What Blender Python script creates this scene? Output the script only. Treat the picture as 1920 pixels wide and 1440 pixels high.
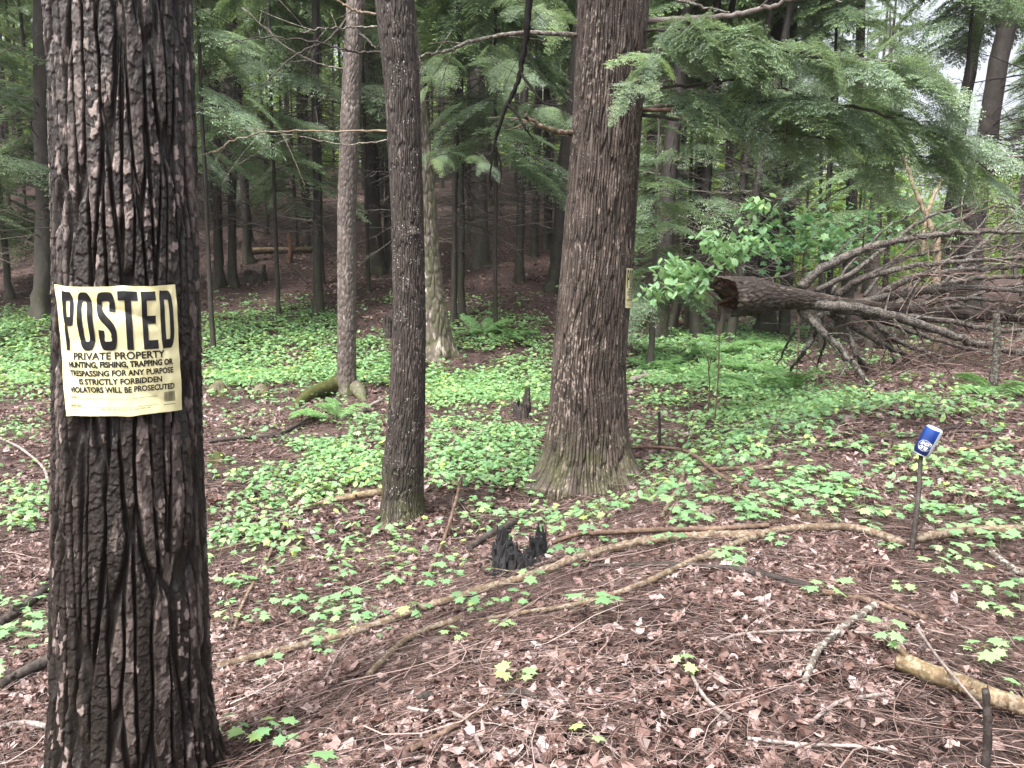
import bpy, bmesh, math, random
import numpy as np
from mathutils import Vector, Matrix

for o in list(bpy.data.objects):
    bpy.data.objects.remove(o)
SC = bpy.context.scene
COL = SC.collection
R = math.radians

# ------------------------------------------------------------------ camera
CAM_Z = 1.1
LENS = 28.0
FPX = LENS / 36.0 * 1920.0
HORIZON = 520.0
PITCH = math.atan((720.0 - HORIZON) / FPX)
cam = bpy.data.cameras.new('camera')
cam.lens = LENS
cam.sensor_width = 36
cam.clip_start = 0.05
cam.clip_end = 2000
camo = bpy.data.objects.new('camera', cam)
COL.objects.link(camo)
camo.location = (0, 0, CAM_Z)
camo.rotation_euler = (math.pi / 2 - PITCH, 0, 0)
SC.camera = camo

# ------------------------------------------------------------------ light
SUN_EL, SUN_AZ = R(62), R(215)          # azimuth clockwise from +Y: behind the camera, from the left
world = bpy.data.worlds.new('World')
SC.world = world
world.use_nodes = True
wn = world.node_tree
bg = wn.nodes['Background']
sky = wn.nodes.new('ShaderNodeTexSky')
sky.sky_type = 'NISHITA'
sky.sun_disc = False
sky.sun_elevation = SUN_EL
sky.sun_rotation = SUN_AZ
sky.air_density = 0.7
sky.dust_density = 8.0
sky.ozone_density = 1.0
hs = wn.nodes.new('ShaderNodeHueSaturation'); hs.inputs['Saturation'].default_value = 0.35
wn.links.new(sky.outputs[0], hs.inputs['Color'])
wn.links.new(hs.outputs[0], bg.inputs[0])
bg.inputs[1].default_value = 0.12
sun = bpy.data.lights.new('sun', 'SUN')
sun.energy = 1.5
sun.angle = R(12)
sun.color = (1.0, 0.955, 0.9)
suno = bpy.data.objects.new('sun', sun)
COL.objects.link(suno)
sdir = Vector((math.sin(SUN_AZ) * math.cos(SUN_EL), math.cos(SUN_AZ) * math.cos(SUN_EL), math.sin(SUN_EL)))
suno.rotation_euler = sdir.to_track_quat('Z', 'Y').to_euler()
SC.view_settings.view_transform = 'Standard'
SC.view_settings.look = 'None'
SC.view_settings.exposure = 2.03
SC.view_settings.gamma = 1.0
SC.cycles.max_bounces = 6
SC.cycles.diffuse_bounces = 3
SC.cycles.glossy_bounces = 2
SC.cycles.transmission_bounces = 3
SC.cycles.caustics_reflective = False
SC.cycles.caustics_refractive = False

# ------------------------------------------------------------------ noise
def _h(a, b, s):
    a = np.asarray(a).astype(np.int64); b = np.asarray(b).astype(np.int64)
    n = (a * 374761393 + b * 668265263 + s * 1442695041) & 0xFFFFFFFF
    n = ((n ^ (n >> 13)) * 1274126177) & 0xFFFFFFFF
    n = ((n ^ (n >> 16)) * 2246822519) & 0xFFFFFFFF
    return ((n ^ (n >> 15)) & 0xFFFFFF) / float(0x1000000)

def vnoise(x, y, s=0, px=None):
    x = np.asarray(x, float); y = np.asarray(y, float)
    xi = np.floor(x); yi = np.floor(y)
    fx = x - xi; fy = y - yi
    fx = fx * fx * (3 - 2 * fx); fy = fy * fy * (3 - 2 * fy)
    x0, x1 = xi, xi + 1
    if px:
        x0 = np.mod(x0, px); x1 = np.mod(x1, px)
    a = _h(x0, yi, s); b = _h(x1, yi, s); c = _h(x0, yi + 1, s); d = _h(x1, yi + 1, s)
    return (a * (1 - fx) + b * fx) * (1 - fy) + (c * (1 - fx) + d * fx) * fy

def fbm(x, y, s=0, px=None, o=4):
    t = 0; amp = 0.5; f = 1
    for k in range(o):
        t = t + amp * vnoise(np.asarray(x) * f, np.asarray(y) * f, s + k * 17, px * f if px else None)
        f *= 2; amp *= 0.5
    return t

def cells(x, y, s=0, px=None, jit=0.9):
    xi = np.floor(x); yi = np.floor(y)
    F1 = np.full(x.shape, 9.0); F2 = np.full(x.shape, 9.0); ID = np.zeros(x.shape)
    DX = np.zeros(x.shape); DY = np.zeros(x.shape)
    for dx in (-1, 0, 1):
        for dy in (-1, 0, 1):
            cx = xi + dx; cy = yi + dy
            hx = np.mod(cx, px) if px else cx
            jx = cx + 0.5 + jit * (_h(hx, cy, s) - 0.5)
            jy = cy + 0.5 + jit * (_h(hx, cy, s + 7) - 0.5)
            d = np.hypot(x - jx, y - jy)
            m = d < F1
            F2 = np.where(m, F1, np.minimum(F2, d))
            ID = np.where(m, _h(hx, cy, s + 13), ID)
            DX = np.where(m, x - jx, DX); DY = np.where(m, y - jy, DY)
            F1 = np.where(m, d, F1)
    return F1, F2, ID, DX, DY

def ss(a, b, x):
    t = np.clip((np.asarray(x, float) - a) / (b - a), 0, 1)
    return t * t * (3 - 2 * t)

# ------------------------------------------------------------------ terrain
def ground(x, y):
    x = np.asarray(x, float); y = np.asarray(y, float)
    c = y - 1.6 * x
    z = -0.5 * ss(1.5, 5.2, c)
    yy = np.maximum(y, 0.5)
    a = x / yy
    t = np.clip(y - 12.0, 0, None)
    t = np.where(t < 2, t * t / 4, t - 1)
    t = np.where(t > 34, 34 + (t - 34) * 0.15, t)
    t = np.minimum(t, 46)
    sl = 0.03 + 0.205 * (1 - ss(-0.02, 0.36, a)) + 0.05 * (1 - ss(-0.6, -0.25, a))
    z = z + t * sl
    far = 1 - ss(40, 90, np.hypot(x, y))
    z = z + far * (0.14 * (vnoise(x * 0.45 + 31, y * 0.45 + 7, 3) - 0.5) + 0.07 * (vnoise(x * 1.3 + 5, y * 1.3, 4) - 0.5))
    return z

CP, SP = math.cos(PITCH), math.sin(PITCH)
def ray(px, py):
    u = (px - 960.0) / FPX; v = (720.0 - py) / FPX
    d = np.array([u, CP + v * SP, -SP + v * CP])
    return d / d[1]
def P(px, py, D):
    return np.array([0, 0, CAM_Z]) + ray(px, py) * D
def at(px, py, dmax=60.0):
    d = ray(px, py)
    ys = np.concatenate([np.linspace(0.6, 12, 1200), np.linspace(12, dmax, 1500)])
    X = d[0] * ys; Z = CAM_Z + d[2] * ys
    below = Z <= ground(X, ys)
    k = int(np.argmax(below)) if below.any() else len(ys) - 1
    return np.array([X[k], ys[k], float(ground(X[k], ys[k]))])
def project(x, y, z):
    dz = z - CAM_Z
    f = y * CP - dz * SP
    up = y * SP + dz * CP
    f = np.maximum(f, 0.05)
    return 960 + FPX * x / f, 720 - FPX * up / f

# ------------------------------------------------------------------ mesh helpers
class Geo:
    def __init__(s):
        s.V = []; s.Q = []; s.T = []; s.t = []; s.n = 0
    def add(s, V, F, tint=0.5):
        V = np.asarray(V, float).reshape(-1, 3)
        F = np.asarray(F, np.int64)
        s.V.append(V)
        s.t.append(np.broadcast_to(np.asarray(tint, float), (len(V),)).copy())
        if len(F):
            (s.Q if F.shape[1] == 4 else s.T).append(F + s.n)
        s.n += len(V)
    def addtwo(s, V, Q, T, tint=0.5):
        n = s.n
        s.add(V, Q, tint)
        if len(T):
            s.T.append(np.asarray(T, np.int64) + n)
    def arrays(s):
        V = np.concatenate(s.V) if s.V else np.zeros((0, 3))
        t = np.concatenate(s.t) if s.t else np.zeros(0)
        Q = np.concatenate(s.Q) if s.Q else np.zeros((0, 4), np.int64)
        T = np.concatenate(s.T) if s.T else np.zeros((0, 3), np.int64)
        return V, Q, T, t
    def merge(s, g, M=None, off=None):
        V, Q, T, t = g
        if M is not None: V = V @ np.asarray(M).T
        if off is not None: V = V + off
        n = s.n
        s.V.append(V); s.t.append(t)
        if len(Q): s.Q.append(Q + n)
        if len(T): s.T.append(T + n)
        s.n += len(V)
    def mesh(s, name, mat, smooth=True):
        V, Q, T, t = s.arrays()
        me = bpy.data.meshes.new(name)
        nq, nt = len(Q), len(T)
        me.vertices.add(len(V)); me.vertices.foreach_set('co', V.astype(np.float32).ravel())
        me.loops.add(nq * 4 + nt * 3)
        me.loops.foreach_set('vertex_index', np.concatenate([Q.ravel(), T.ravel()]).astype(np.int32))
        me.polygons.add(nq + nt)
        st = np.concatenate([np.arange(nq) * 4, nq * 4 + np.arange(nt) * 3]).astype(np.int32)
        me.polygons.foreach_set('loop_start', st)
        me.polygons.foreach_set('use_smooth', np.full(nq + nt, smooth, dtype=bool))
        me.update(calc_edges=True)
        at_ = me.attributes.new('tint', 'FLOAT', 'POINT')
        at_.data.foreach_set('value', t.astype(np.float32))
        me.materials.append(mat)
        me.validate()
        return me

def link(name, me, parent=None, loc=None):
    o = bpy.data.objects.new(name, me)
    COL.objects.link(o)
    if parent is not None: o.parent = parent
    if loc is not None: o.location = loc
    return o
def tag(o, label=None, cat=None, group=None, kind=None):
    if label: o['label'] = label
    if cat: o['category'] = cat
    if group: o['group'] = group
    if kind: o['kind'] = kind
    return o
def thing(name, label, cat, loc=(0, 0, 0), group=None, rz=0):
    o = bpy.data.objects.new(name, None)
    COL.objects.link(o)
    o.empty_display_size = 0.1
    o.location = loc; o.rotation_euler = (0, 0, rz)
    return tag(o, label, cat, group)

def catmull(pts, n):
    pts = np.asarray(pts, float)
    if len(pts) == 2:
        t = np.linspace(0, 1, n)[:, None]
        return pts[0] * (1 - t) + pts[1] * t
    p = np.vstack([2 * pts[0] - pts[1], pts, 2 * pts[-1] - pts[-2]])
    m = len(pts) - 1
    u = np.linspace(0, m, n); k = np.minimum(u.astype(int), m - 1); f = (u - k)[:, None]
    a, b, c, d = p[k], p[k + 1], p[k + 2], p[k + 3]
    return 0.5 * (2 * b + (c - a) * f + (2 * a - 5 * b + 4 * c - d) * f ** 2 + (3 * b - a - 3 * c + d) * f ** 3)

def norm(v):
    return v / np.maximum(np.linalg.norm(v, axis=-1, keepdims=True), 1e-9)

def tubes(P_, r, sides=3):
    """batch: P_ (N,S,3), r (N,S) -> V, quads (open ends)"""
    N, S, _ = P_.shape
    t = np.gradient(P_, axis=1); t = norm(t)
    ref = np.where(np.abs(t[:, :, 2:3]) > 0.9, np.array([1.0, 0, 0]), np.array([0, 0, 1.0]))
    m = np.abs(t.mean(axis=1))                          # one reference per tube
    ax = np.eye(3)[np.argmin(m, axis=1)]
    ref = np.broadcast_to(ax[:, None, :], t.shape)
    n1 = norm(np.cross(t, ref)); n2 = np.cross(t, n1)
    a = np.arange(sides) / sides * 2 * math.pi
    V = P_[:, :, None, :] + r[:, :, None, None] * (np.cos(a)[None, None, :, None] * n1[:, :, None, :] + np.sin(a)[None, None, :, None] * n2[:, :, None, :])
    V = V.reshape(-1, 3)
    i = np.arange(N)[:, None, None] * S * sides; j = np.arange(S - 1)[None, :, None] * sides
    k = np.arange(sides)[None, None, :]; k2 = (k + 1) % sides
    A = i + j + k; B = i + j + k2
    F = np.stack([A, B, B + sides, A + sides], axis=-1).reshape(-1, 4)
    return V, F

def tube(g, pts, rad, n=None, sides=8, jit=0.0, seed=0, tint=0.5, caps=True, rough=0.0):
    pts = np.asarray(pts, float)
    n = n or max(6, 6 * (len(pts) - 1))
    C = catmull(pts, n)
    rng = np.random.default_rng(seed)
    if jit:
        C = C + rng.normal(0, jit, C.shape) * np.linspace(0.2, 1, n)[:, None]
    rr = np.interp(np.linspace(0, 1, n), np.linspace(0, 1, len(np.atleast_1d(rad))), np.atleast_1d(rad)) if np.ndim(rad) else np.full(n, rad)
    V, F = tubes(C[None], rr[None], sides)
    if rough:
        Vr = V.reshape(n, sides, 3); c = C[:, None, :]
        k = 1 + rough * (rng.random((n, sides, 1)) - 0.5) * 2
        k2 = 1 + rough * (rng.random((n, 1, 1)) - 0.5)
        V = (c + (Vr - c) * k * k2).reshape(-1, 3)
    T = []
    if caps:
        V = np.vstack([V, C[0], C[-1]])
        b = len(V) - 2
        for k in range(sides):
            T.append((b, (k + 1) % sides, k))
            T.append((b + 1, (n - 1) * sides + k, (n - 1) * sides + (k + 1) % sides))
    g.addtwo(V, F, T, tint)
    return C

# ------------------------------------------------------------------ materials
class NT:
    def __init__(s, name):
        s.m = bpy.data.materials.new(name); s.m.use_nodes = True
        s.t = s.m.node_tree; s.t.nodes.clear()
        s.out = s.t.nodes.new('ShaderNodeOutputMaterial')
    def n(s, typ, ins=None, **kw):
        nd = s.t.nodes.new('ShaderNode' + typ)
        for k, v in kw.items(): setattr(nd, k, v)
        for k, v in (ins or {}).items():
            sock = nd.inputs[k]
            if hasattr(v, 'is_output'): s.t.links.new(v, sock)
            else: sock.default_value = v
        return nd
    def ramp(s, fac, stops, interp='LINEAR'):
        nd = s.t.nodes.new('ShaderNodeValToRGB'); cr = nd.color_ramp; cr.interpolation = interp
        while len(cr.elements) < len(stops): cr.elements.new(0.5)
        for e, (p, c) in zip(cr.elements, stops):
            e.position = p; e.color = (*c, 1) if len(c) == 3 else c
        s.t.links.new(fac, nd.inputs[0])
        return nd.outputs[0]
    def obj(s, scale=(1, 1, 1)):
        tc = s.n('TexCoord')
        return s.n('Mapping', {'Vector': tc.outputs['Object'], 'Scale': scale}).outputs[0]
    def noise(s, vec, scale, detail=4, rough=0.55, out=0):
        return s.n('TexNoise', {'Vector': vec, 'Scale': scale, 'Detail': detail, 'Roughness': rough}).outputs[out]
    def mix(s, fac, a, b):
        nd = s.n('Mix', data_type='RGBA')
        for i, v in ((0, fac), (6, a), (7, b)):
            if hasattr(v, 'is_output'): s.t.links.new(v, nd.inputs[i])
            else: nd.inputs[i].default_value = v if i == 0 else (*v, 1)
        return nd.outputs[2]
    def math(s, op, a, b=0.0, clamp=False):
        nd = s.n('Math', operation=op, use_clamp=clamp)
        for i, v in ((0, a), (1, b)):
            if hasattr(v, 'is_output'): s.t.links.new(v, nd.inputs[i])
            else: nd.inputs[i].default_value = v
        return nd.outputs[0]
    def tint(s):
        return s.n('Attribute', attribute_name='tint').outputs['Fac']
    def rand(s):
        return s.n('ObjectInfo').outputs['Random']
    def bump(s, h, strength=0.5, dist=0.01):
        return s.n('Bump', {'Height': h, 'Strength': strength, 'Distance': dist}).outputs[0]
    def fin(s, color, rough=0.8, spec=0.3, normal=None, transl=0.0, tcol=None):
        p = s.n('BsdfPrincipled', {'Roughness': rough, 'Specular IOR Level': spec})
        if hasattr(color, 'is_output'): s.t.links.new(color, p.inputs['Base Color'])
        else: p.inputs['Base Color'].default_value = (*color, 1)
        if normal is not None: s.t.links.new(normal, p.inputs['Normal'])
        sh = p.outputs[0]
        if transl:
            tr = s.n('BsdfTranslucent')
            tcol = tcol if tcol is not None else color
            if hasattr(tcol, 'is_output'): s.t.links.new(tcol, tr.inputs[0])
            else: tr.inputs[0].default_value = (*tcol, 1)
            mx = s.n('MixShader', {0: transl}); s.t.links.new(sh, mx.inputs[1]); s.t.links.new(tr.outputs[0], mx.inputs[2])
            sh = mx.outputs[0]
        s.t.links.new(sh, s.out.inputs[0])
        return s.m

def bark_mat(name, dark, mid, light, flake_scale=30, flake_amt=0.5, moss=0.0, lichen=0.0, stretch=0.3, rough=0.7, spec=0.35, mossh=0.35, tintw=0.5):
    k = NT(name)
    v = k.obj((1, 1, stretch)); v1 = k.obj()
    n1 = k.noise(v, 22, 6, 0.65)
    big = k.noise(v1, 2.2, 3)
    f = k.math('ADD', k.math('MULTIPLY', n1, 0.62), k.math('MULTIPLY', big, 0.38))
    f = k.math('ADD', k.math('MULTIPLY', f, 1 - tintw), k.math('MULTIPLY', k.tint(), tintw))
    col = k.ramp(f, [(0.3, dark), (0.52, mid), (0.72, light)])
    fn = k.noise(v, flake_scale, 3, 0.6)
    fl = k.ramp(fn, [(0.60, (0, 0, 0)), (0.66, (1, 1, 1))])
    fl2 = k.math('MULTIPLY', fl, k.ramp(k.noise(v1, 3.1, 2), [(0.45, (0, 0, 0)), (0.62, (flake_amt,) * 3)]))
    col = k.mix(fl2, col, tuple(min(1, c * 1.7 + 0.02) for c in light))
    if lichen:
        vo = k.n('TexVoronoi', {'Vector': v1, 'Scale': 55.0}).outputs['Distance']
        sp = k.math('MULTIPLY', k.ramp(vo, [(0.16, (1, 1, 1)), (0.26, (0, 0, 0))]), k.ramp(k.noise(v1, 9, 2), [(0.5, (0, 0, 0)), (0.6, (lichen,) * 3)]))
        col = k.mix(sp, col, (0.5, 0.5, 0.46))
    if moss:
        sx = k.n('SeparateXYZ', {0: v1}).outputs[2]
        lo = k.ramp(k.math('DIVIDE', sx, mossh * 3, True), [(0.05, (1, 1, 1)), (1.0, (0, 0, 0))])
        mm = k.math('MULTIPLY', k.ramp(k.noise(v1, 6, 5, 0.7), [(0.40, (0, 0, 0)), (0.58, (moss,) * 3)]), lo)
        col = k.mix(mm, col, k.ramp(k.noise(v1, 60, 2), [(0.3, (0.02, 0.035, 0.008)), (0.7, (0.11, 0.13, 0.03))]))
    b = k.bump(k.math('ADD', k.math('MULTIPLY', k.noise(v, 60, 5, 0.7), 0.6), k.math('MULTIPLY', n1, 0.6)), 0.6, 0.008)
    return k.fin(col, rough, spec, b)

M = {}
M['pine'] = bark_mat('bark_pine', (0.005, 0.0037, 0.0029), (0.018, 0.0133, 0.0108), (0.19, 0.152, 0.138), 46, 0.7, tintw=0.6, rough=0.5, spec=0.4)
M['mid'] = bark_mat('bark_mid', (0.010, 0.008, 0.007), (0.036, 0.028, 0.024), (0.13, 0.105, 0.095), 45, 0.5, moss=0.5, lichen=0.7, tintw=0.4, mossh=0.15)
M['big'] = bark_mat('bark_big', (0.011, 0.0078, 0.006), (0.054, 0.040, 0.033), (0.22, 0.178, 0.152), 40, 0.7, moss=0.45, lichen=0.35, tintw=0.45, mossh=0.2, stretch=0.2)
M['grey'] = bark_mat('bark_grey', (0.03, 0.024, 0.021), (0.10, 0.081, 0.072), (0.21, 0.183, 0.166), 22, 0.6, moss=0.9, lichen=0.5, tintw=0.2, mossh=0.12)
M['pale'] = bark_mat('bark_pale', (0.05, 0.04, 0.032), (0.12, 0.098, 0.085), (0.42, 0.35, 0.32), 9, 0.9, moss=0.55, tintw=0.3, mossh=3.0)
M['woods'] = bark_mat('bark_woods', (0.010, 0.008, 0.007), (0.026, 0.021, 0.019), (0.06, 0.052, 0.047), 20, 0.3, moss=0.3, tintw=0.1, mossh=0.5)
M['woodsg'] = bark_mat('bark_woods_grey', (0.03, 0.025, 0.022), (0.058, 0.049, 0.045), (0.11, 0.095, 0.088), 20, 0.3, moss=0.3, tintw=0.1, mossh=0.5)
M['log'] = bark_mat('bark_log', (0.012, 0.009, 0.008), (0.042, 0.031, 0.025), (0.16, 0.128, 0.105), 24, 0.5, lichen=0.3, tintw=0.45, stretch=1.0)

def stick_mat(name, a, b, c, moss=0.0, lichen=0.0, spec=0.3):
    k = NT(name); v = k.obj()
    n = k.noise(v, 14, 5, 0.65); n2 = k.noise(v, 90, 3)
    col = k.ramp(k.math('ADD', k.math('MULTIPLY', n, 0.65), k.math('MULTIPLY', n2, 0.35)), [(0.33, a), (0.5, b), (0.68, c)])
    if moss:
        col = k.mix(k.ramp(k.noise(v, 8, 4, 0.6), [(0.42, (0, 0, 0)), (0.6, (moss,) * 3)]), col, (0.11, 0.105, 0.04))
    if lichen:
        col = k.mix(k.ramp(k.noise(v, 45, 4, 0.6), [(0.5, (0, 0, 0)), (0.56, (lichen,) * 3)]), col, (0.42, 0.42, 0.37))
    return k.fin(col, 0.75, spec, k.bump(n2, 0.5, 0.004))
M['tan'] = stick_mat('stick_tan', (0.04, 0.027, 0.02), (0.12, 0.082, 0.054), (0.25, 0.185, 0.128), moss=0.12, lichen=0.2)
M['brown'] = stick_mat('stick_brown', (0.04, 0.026, 0.02), (0.11, 0.072, 0.052), (0.24, 0.165, 0.12))
M['greyst'] = stick_mat('stick_grey', (0.09, 0.073, 0.066), (0.20, 0.167, 0.154), (0.36, 0.31, 0.295))
M['darkst'] = stick_mat('stick_dark', (0.012, 0.010, 0.009), (0.035, 0.028, 0.025), (0.10, 0.085, 0.075))
M['blackst'] = stick_mat('stick_black', (0.004, 0.0035, 0.0035), (0.008, 0.007, 0.0065), (0.018, 0.016, 0.015), spec=.1)
M['limb'] = stick_mat('limb_bark', (0.012, 0.0095, 0.008), (0.042, 0.034, 0.029), (0.14, 0.117, 0.104), lichen=0.22)
M['lichst'] = stick_mat('stick_lichen', (0.04, 0.032, 0.028), (0.10, 0.08, 0.068), (0.2, 0.165, 0.14), lichen=0.5)
M['rotten'] = stick_mat('rotten_log', (0.03, 0.019, 0.013), (0.11, 0.072, 0.042), (0.30, 0.22, 0.14), moss=0.25, lichen=.15)
M['red'] = stick_mat('red_rot', (0.05, 0.024, 0.016), (0.12, 0.06, 0.04), (0.24, 0.14, 0.09))
M['splint'] = stick_mat('splintered_wood', (0.012, 0.008, 0.006), (0.05, 0.028, 0.018), (0.30, 0.18, 0.095))
M['char'] = stick_mat('charred', (0.004, 0.004, 0.0045), (0.010, 0.010, 0.011), (0.028, 0.027, 0.030), spec=0.5)
M['straw'] = stick_mat('stick_straw', (0.13, 0.095, 0.06), (0.27, 0.21, 0.14), (0.42, 0.35, 0.25))
M['rock'] = stick_mat('mossy_rock', (0.06, 0.055, 0.035), (0.10, 0.09, 0.06), (0.15, 0.13, 0.09), moss=0.8)
M['moss'] = stick_mat('moss', (0.02, 0.024, 0.007), (0.045, 0.05, 0.012), (0.10, 0.10, 0.028))
M['twig'] = None

def leaf_mat(name, stops, transl=0.35, rough=0.45, spec=0.4, tipw=1.0, warm=1.25):
    k = NT(name)
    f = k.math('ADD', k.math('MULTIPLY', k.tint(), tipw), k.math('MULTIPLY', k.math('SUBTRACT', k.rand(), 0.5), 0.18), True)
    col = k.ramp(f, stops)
    tc = k.mix(0.35, col, (stops[-1][1][0] * warm, stops[-1][1][1] * warm, stops[-1][1][2] * 0.8))
    return k.fin(col, rough, spec, None, transl, tc)
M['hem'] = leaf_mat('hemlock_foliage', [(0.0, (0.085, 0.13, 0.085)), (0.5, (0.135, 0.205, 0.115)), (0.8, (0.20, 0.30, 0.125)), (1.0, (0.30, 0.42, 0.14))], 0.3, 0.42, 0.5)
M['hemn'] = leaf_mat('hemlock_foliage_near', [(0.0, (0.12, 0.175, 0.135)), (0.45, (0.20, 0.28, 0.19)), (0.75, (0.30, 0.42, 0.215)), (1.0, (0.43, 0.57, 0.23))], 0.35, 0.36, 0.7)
M['seed'] = leaf_mat('seedling_leaf', [(0.0, (0.105, 0.22, 0.105)), (0.45, (0.20, 0.37, 0.175)), (0.8, (0.31, 0.49, 0.205)), (1.0, (0.43, 0.56, 0.16))], 0.35, 0.45, 0.4)
M['beech'] = leaf_mat('sapling_leaf', [(0.0, (0.15, 0.29, 0.15)), (0.5, (0.27, 0.46, 0.24)), (1.0, (0.42, 0.62, 0.26))], 0.4, 0.35, 0.5)
M['bushm'] = leaf_mat('bush_leaf', [(0.0, (0.06, 0.14, 0.075)), (0.5, (0.115, 0.235, 0.115)), (1.0, (0.21, 0.36, 0.14))], 0.4, 0.35, 0.5)
M['fern'] = leaf_mat('fern_leaf', [(0.0, (0.09, 0.20, 0.085)), (0.5, (0.16, 0.31, 0.12)), (1.0, (0.28, 0.46, 0.15))], 0.35, 0.5, 0.4)
M['decid'] = leaf_mat('woods_leaf', [(0.0, (0.10, 0.19, 0.03)), (0.5, (0.17, 0.29, 0.05)), (1.0, (0.28, 0.40, 0.08))], 0.45, 0.5, 0.3)
k = NT('green_stem'); M['stem'] = k.fin((0.14, 0.16, 0.06), 0.6)
k = NT('dry_leaf')
M['dry'] = k.fin(k.ramp(k.tint(), [(0.0, (0.024, 0.013, 0.011)), (0.25, (0.085, 0.046, 0.038)), (0.45, (0.20, 0.124, 0.108)), (0.7, (0.37, 0.27, 0.25)), (0.88, (0.35, 0.295, 0.30)), (1.0, (0.72, 0.65, 0.60))]), 0.5, 0.45, None, 0.12, (0.2, 0.1, 0.06))
k = NT('dry_twig')
M['twig'] = k.fin(k.ramp(k.tint(), [(0.0, (0.035, 0.022, 0.019)), (0.45, (0.15, 0.098, 0.084)), (0.8, (0.33, 0.245, 0.22)), (1.0, (0.58, 0.5, 0.46))]), 0.7, 0.3)
k = NT('dead_branch_bark')
M['dead'] = k.fin(k.ramp(k.math('ADD', k.math('MULTIPLY', k.tint(), 0.6), k.math('MULTIPLY', k.noise(k.obj(), 9, 4), 0.5)), [(0.25, (0.03, 0.025, 0.022)), (0.6, (0.075, 0.063, 0.057)), (0.9, (0.17, 0.15, 0.135))]), 0.8, 0.3)

k = NT('forest_floor'); v = k.obj()
vo = k.n('TexVoronoi', {'Vector': k.n('VectorMath', {0: v, 1: k.n('VectorMath', {0: k.noise(v, 9, 3, 0.5, 1), 'Scale': 0.12}, operation='SCALE').outputs[0]}, operation='ADD').outputs[0], 'Scale': 34.0})
cellr = k.n('SeparateXYZ', {0: vo.outputs['Color']}).outputs[0]
n1 = k.noise(v, 40, 6, 0.75)
f = k.math('ADD', k.math('MULTIPLY', cellr, 0.45), k.math('MULTIPLY', n1, 0.6))
col = k.ramp(f, [(0.2, (0.012, 0.007, 0.006)), (0.45, (0.05, 0.030, 0.026)), (0.65, (0.13, 0.083, 0.075)), (0.85, (0.27, 0.195, 0.18))])
big = k.ramp(k.noise(v, 0.9, 4, 0.6), [(0.35, (0.5, 0.5, 0.5)), (0.65, (1, 1, 1))])
mx = k.n('Mix', data_type='RGBA', blend_type='MULTIPLY'); mx.inputs[0].default_value = 1
k.t.links.new(col, mx.inputs[6]); k.t.links.new(big, mx.inputs[7])
M['ground'] = k.fin(mx.outputs[2], 0.85, 0.25, k.bump(k.math('ADD', k.math('MULTIPLY', cellr, 0.6), n1), 0.9, 0.03))

# ------------------------------------------------------------------ forest floor
def axis(core, nfine, far, ncoarse):
    a = np.linspace(-core, core, nfine)
    s = core * (far / core) ** (np.arange(1, ncoarse + 1) / ncoarse)
    return np.concatenate([-s[::-1], a, s])
gx = axis(7.0, 300, 300.0, 55)
gy = np.concatenate([-np.geomspace(1.0, 300, 25)[::-1], np.linspace(-0.9, 13, 320), np.geomspace(13.05, 400, 110)])
X, Y = np.meshgrid(gx, gy)
Z = ground(X, Y)
fade = np.exp(-np.hypot(X, Y - 4) / 8.0)
Z = Z + fade * (0.035 * (fbm(X * 6, Y * 6, 9) - 0.47) + 0.02 * (vnoise(X * 19, Y * 19, 12) - 0.5))
ny, nx = X.shape
idx = np.arange(ny * nx).reshape(ny, nx)
F = np.stack([idx[:-1, :-1], idx[:-1, 1:], idx[1:, 1:], idx[1:, :-1]], -1).reshape(-1, 4)
g = Geo(); g.add(np.stack([X, Y, Z], -1).reshape(-1, 3), F)
tag(link('ground', g.mesh('ground', M['ground'])), kind='structure')

# ------------------------------------------------------------------ trunks
def bark_plates(u, z, r, w, hgt, depth, seed, flake=0.0, fw=0.03, warp=0.25):
    """u in 0..1 round the trunk, z metres; returns displacement and tint"""
    circ = 2 * math.pi * r
    n = max(6, int(round(circ / w)))
    wx = warp * (fbm(u * 8, z * 2.2, seed, 8, 3) - 0.45) * 4 + 0.22 * (fbm(u * n, z / hgt * 3.1, seed + 3, n, 3) - 0.45) * 2
    x = u * n + wx * 1.0; y = z / hgt + 0.6 * (vnoise(u * n, z * 1.0, seed + 5, n) - 0.5)
    F1, F2, ID, DX, DY = cells(x, y, seed, n, 0.95)
    e = F2 - F1
    h = ss(0.02, 0.26, e)
    d = depth * (h - 0.75)
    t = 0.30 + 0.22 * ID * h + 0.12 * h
    if flake:
        n2 = max(8, int(round(circ / fw)))
        x2 = u * n2 + 1.6 * (fbm(u * n2, z / fw * 0.6, seed + 21, n2, 3) - 0.4) + wx
        y2 = z / (fw * (1.5 + .8 * ID)) + 2.2 * ID + 1.5 * (fbm(u * n2, z / fw * .5, seed + 23, n2, 3) - 0.45)
        G1, G2, ID2, EX, EY = cells(x2, y2, seed + 20, n2, 0.9)
        e2 = G2 - G1
        d = d + flake * h * ((ID2 - 0.5) * 0.9 + 0.15 * ss(0, 0.10, e2) - 0.6 * EY + 0.5 * EX * (ID2 - .5))
        patch = ss(0.48, 0.62, fbm(u * 6, z * 1.6, seed + 40, 6, 3))
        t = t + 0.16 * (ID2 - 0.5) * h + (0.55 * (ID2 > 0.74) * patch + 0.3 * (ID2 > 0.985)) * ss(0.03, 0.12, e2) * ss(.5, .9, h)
    d = d + depth * 0.20 * (fbm(u * n * 4, z / w * 2.0, seed + 30, n * 4, 4) - 0.45) + depth * .10 * (vnoise(u * n * 16, z / w * 9, seed + 33, n * 16) - .5)
    return d, t

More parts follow.
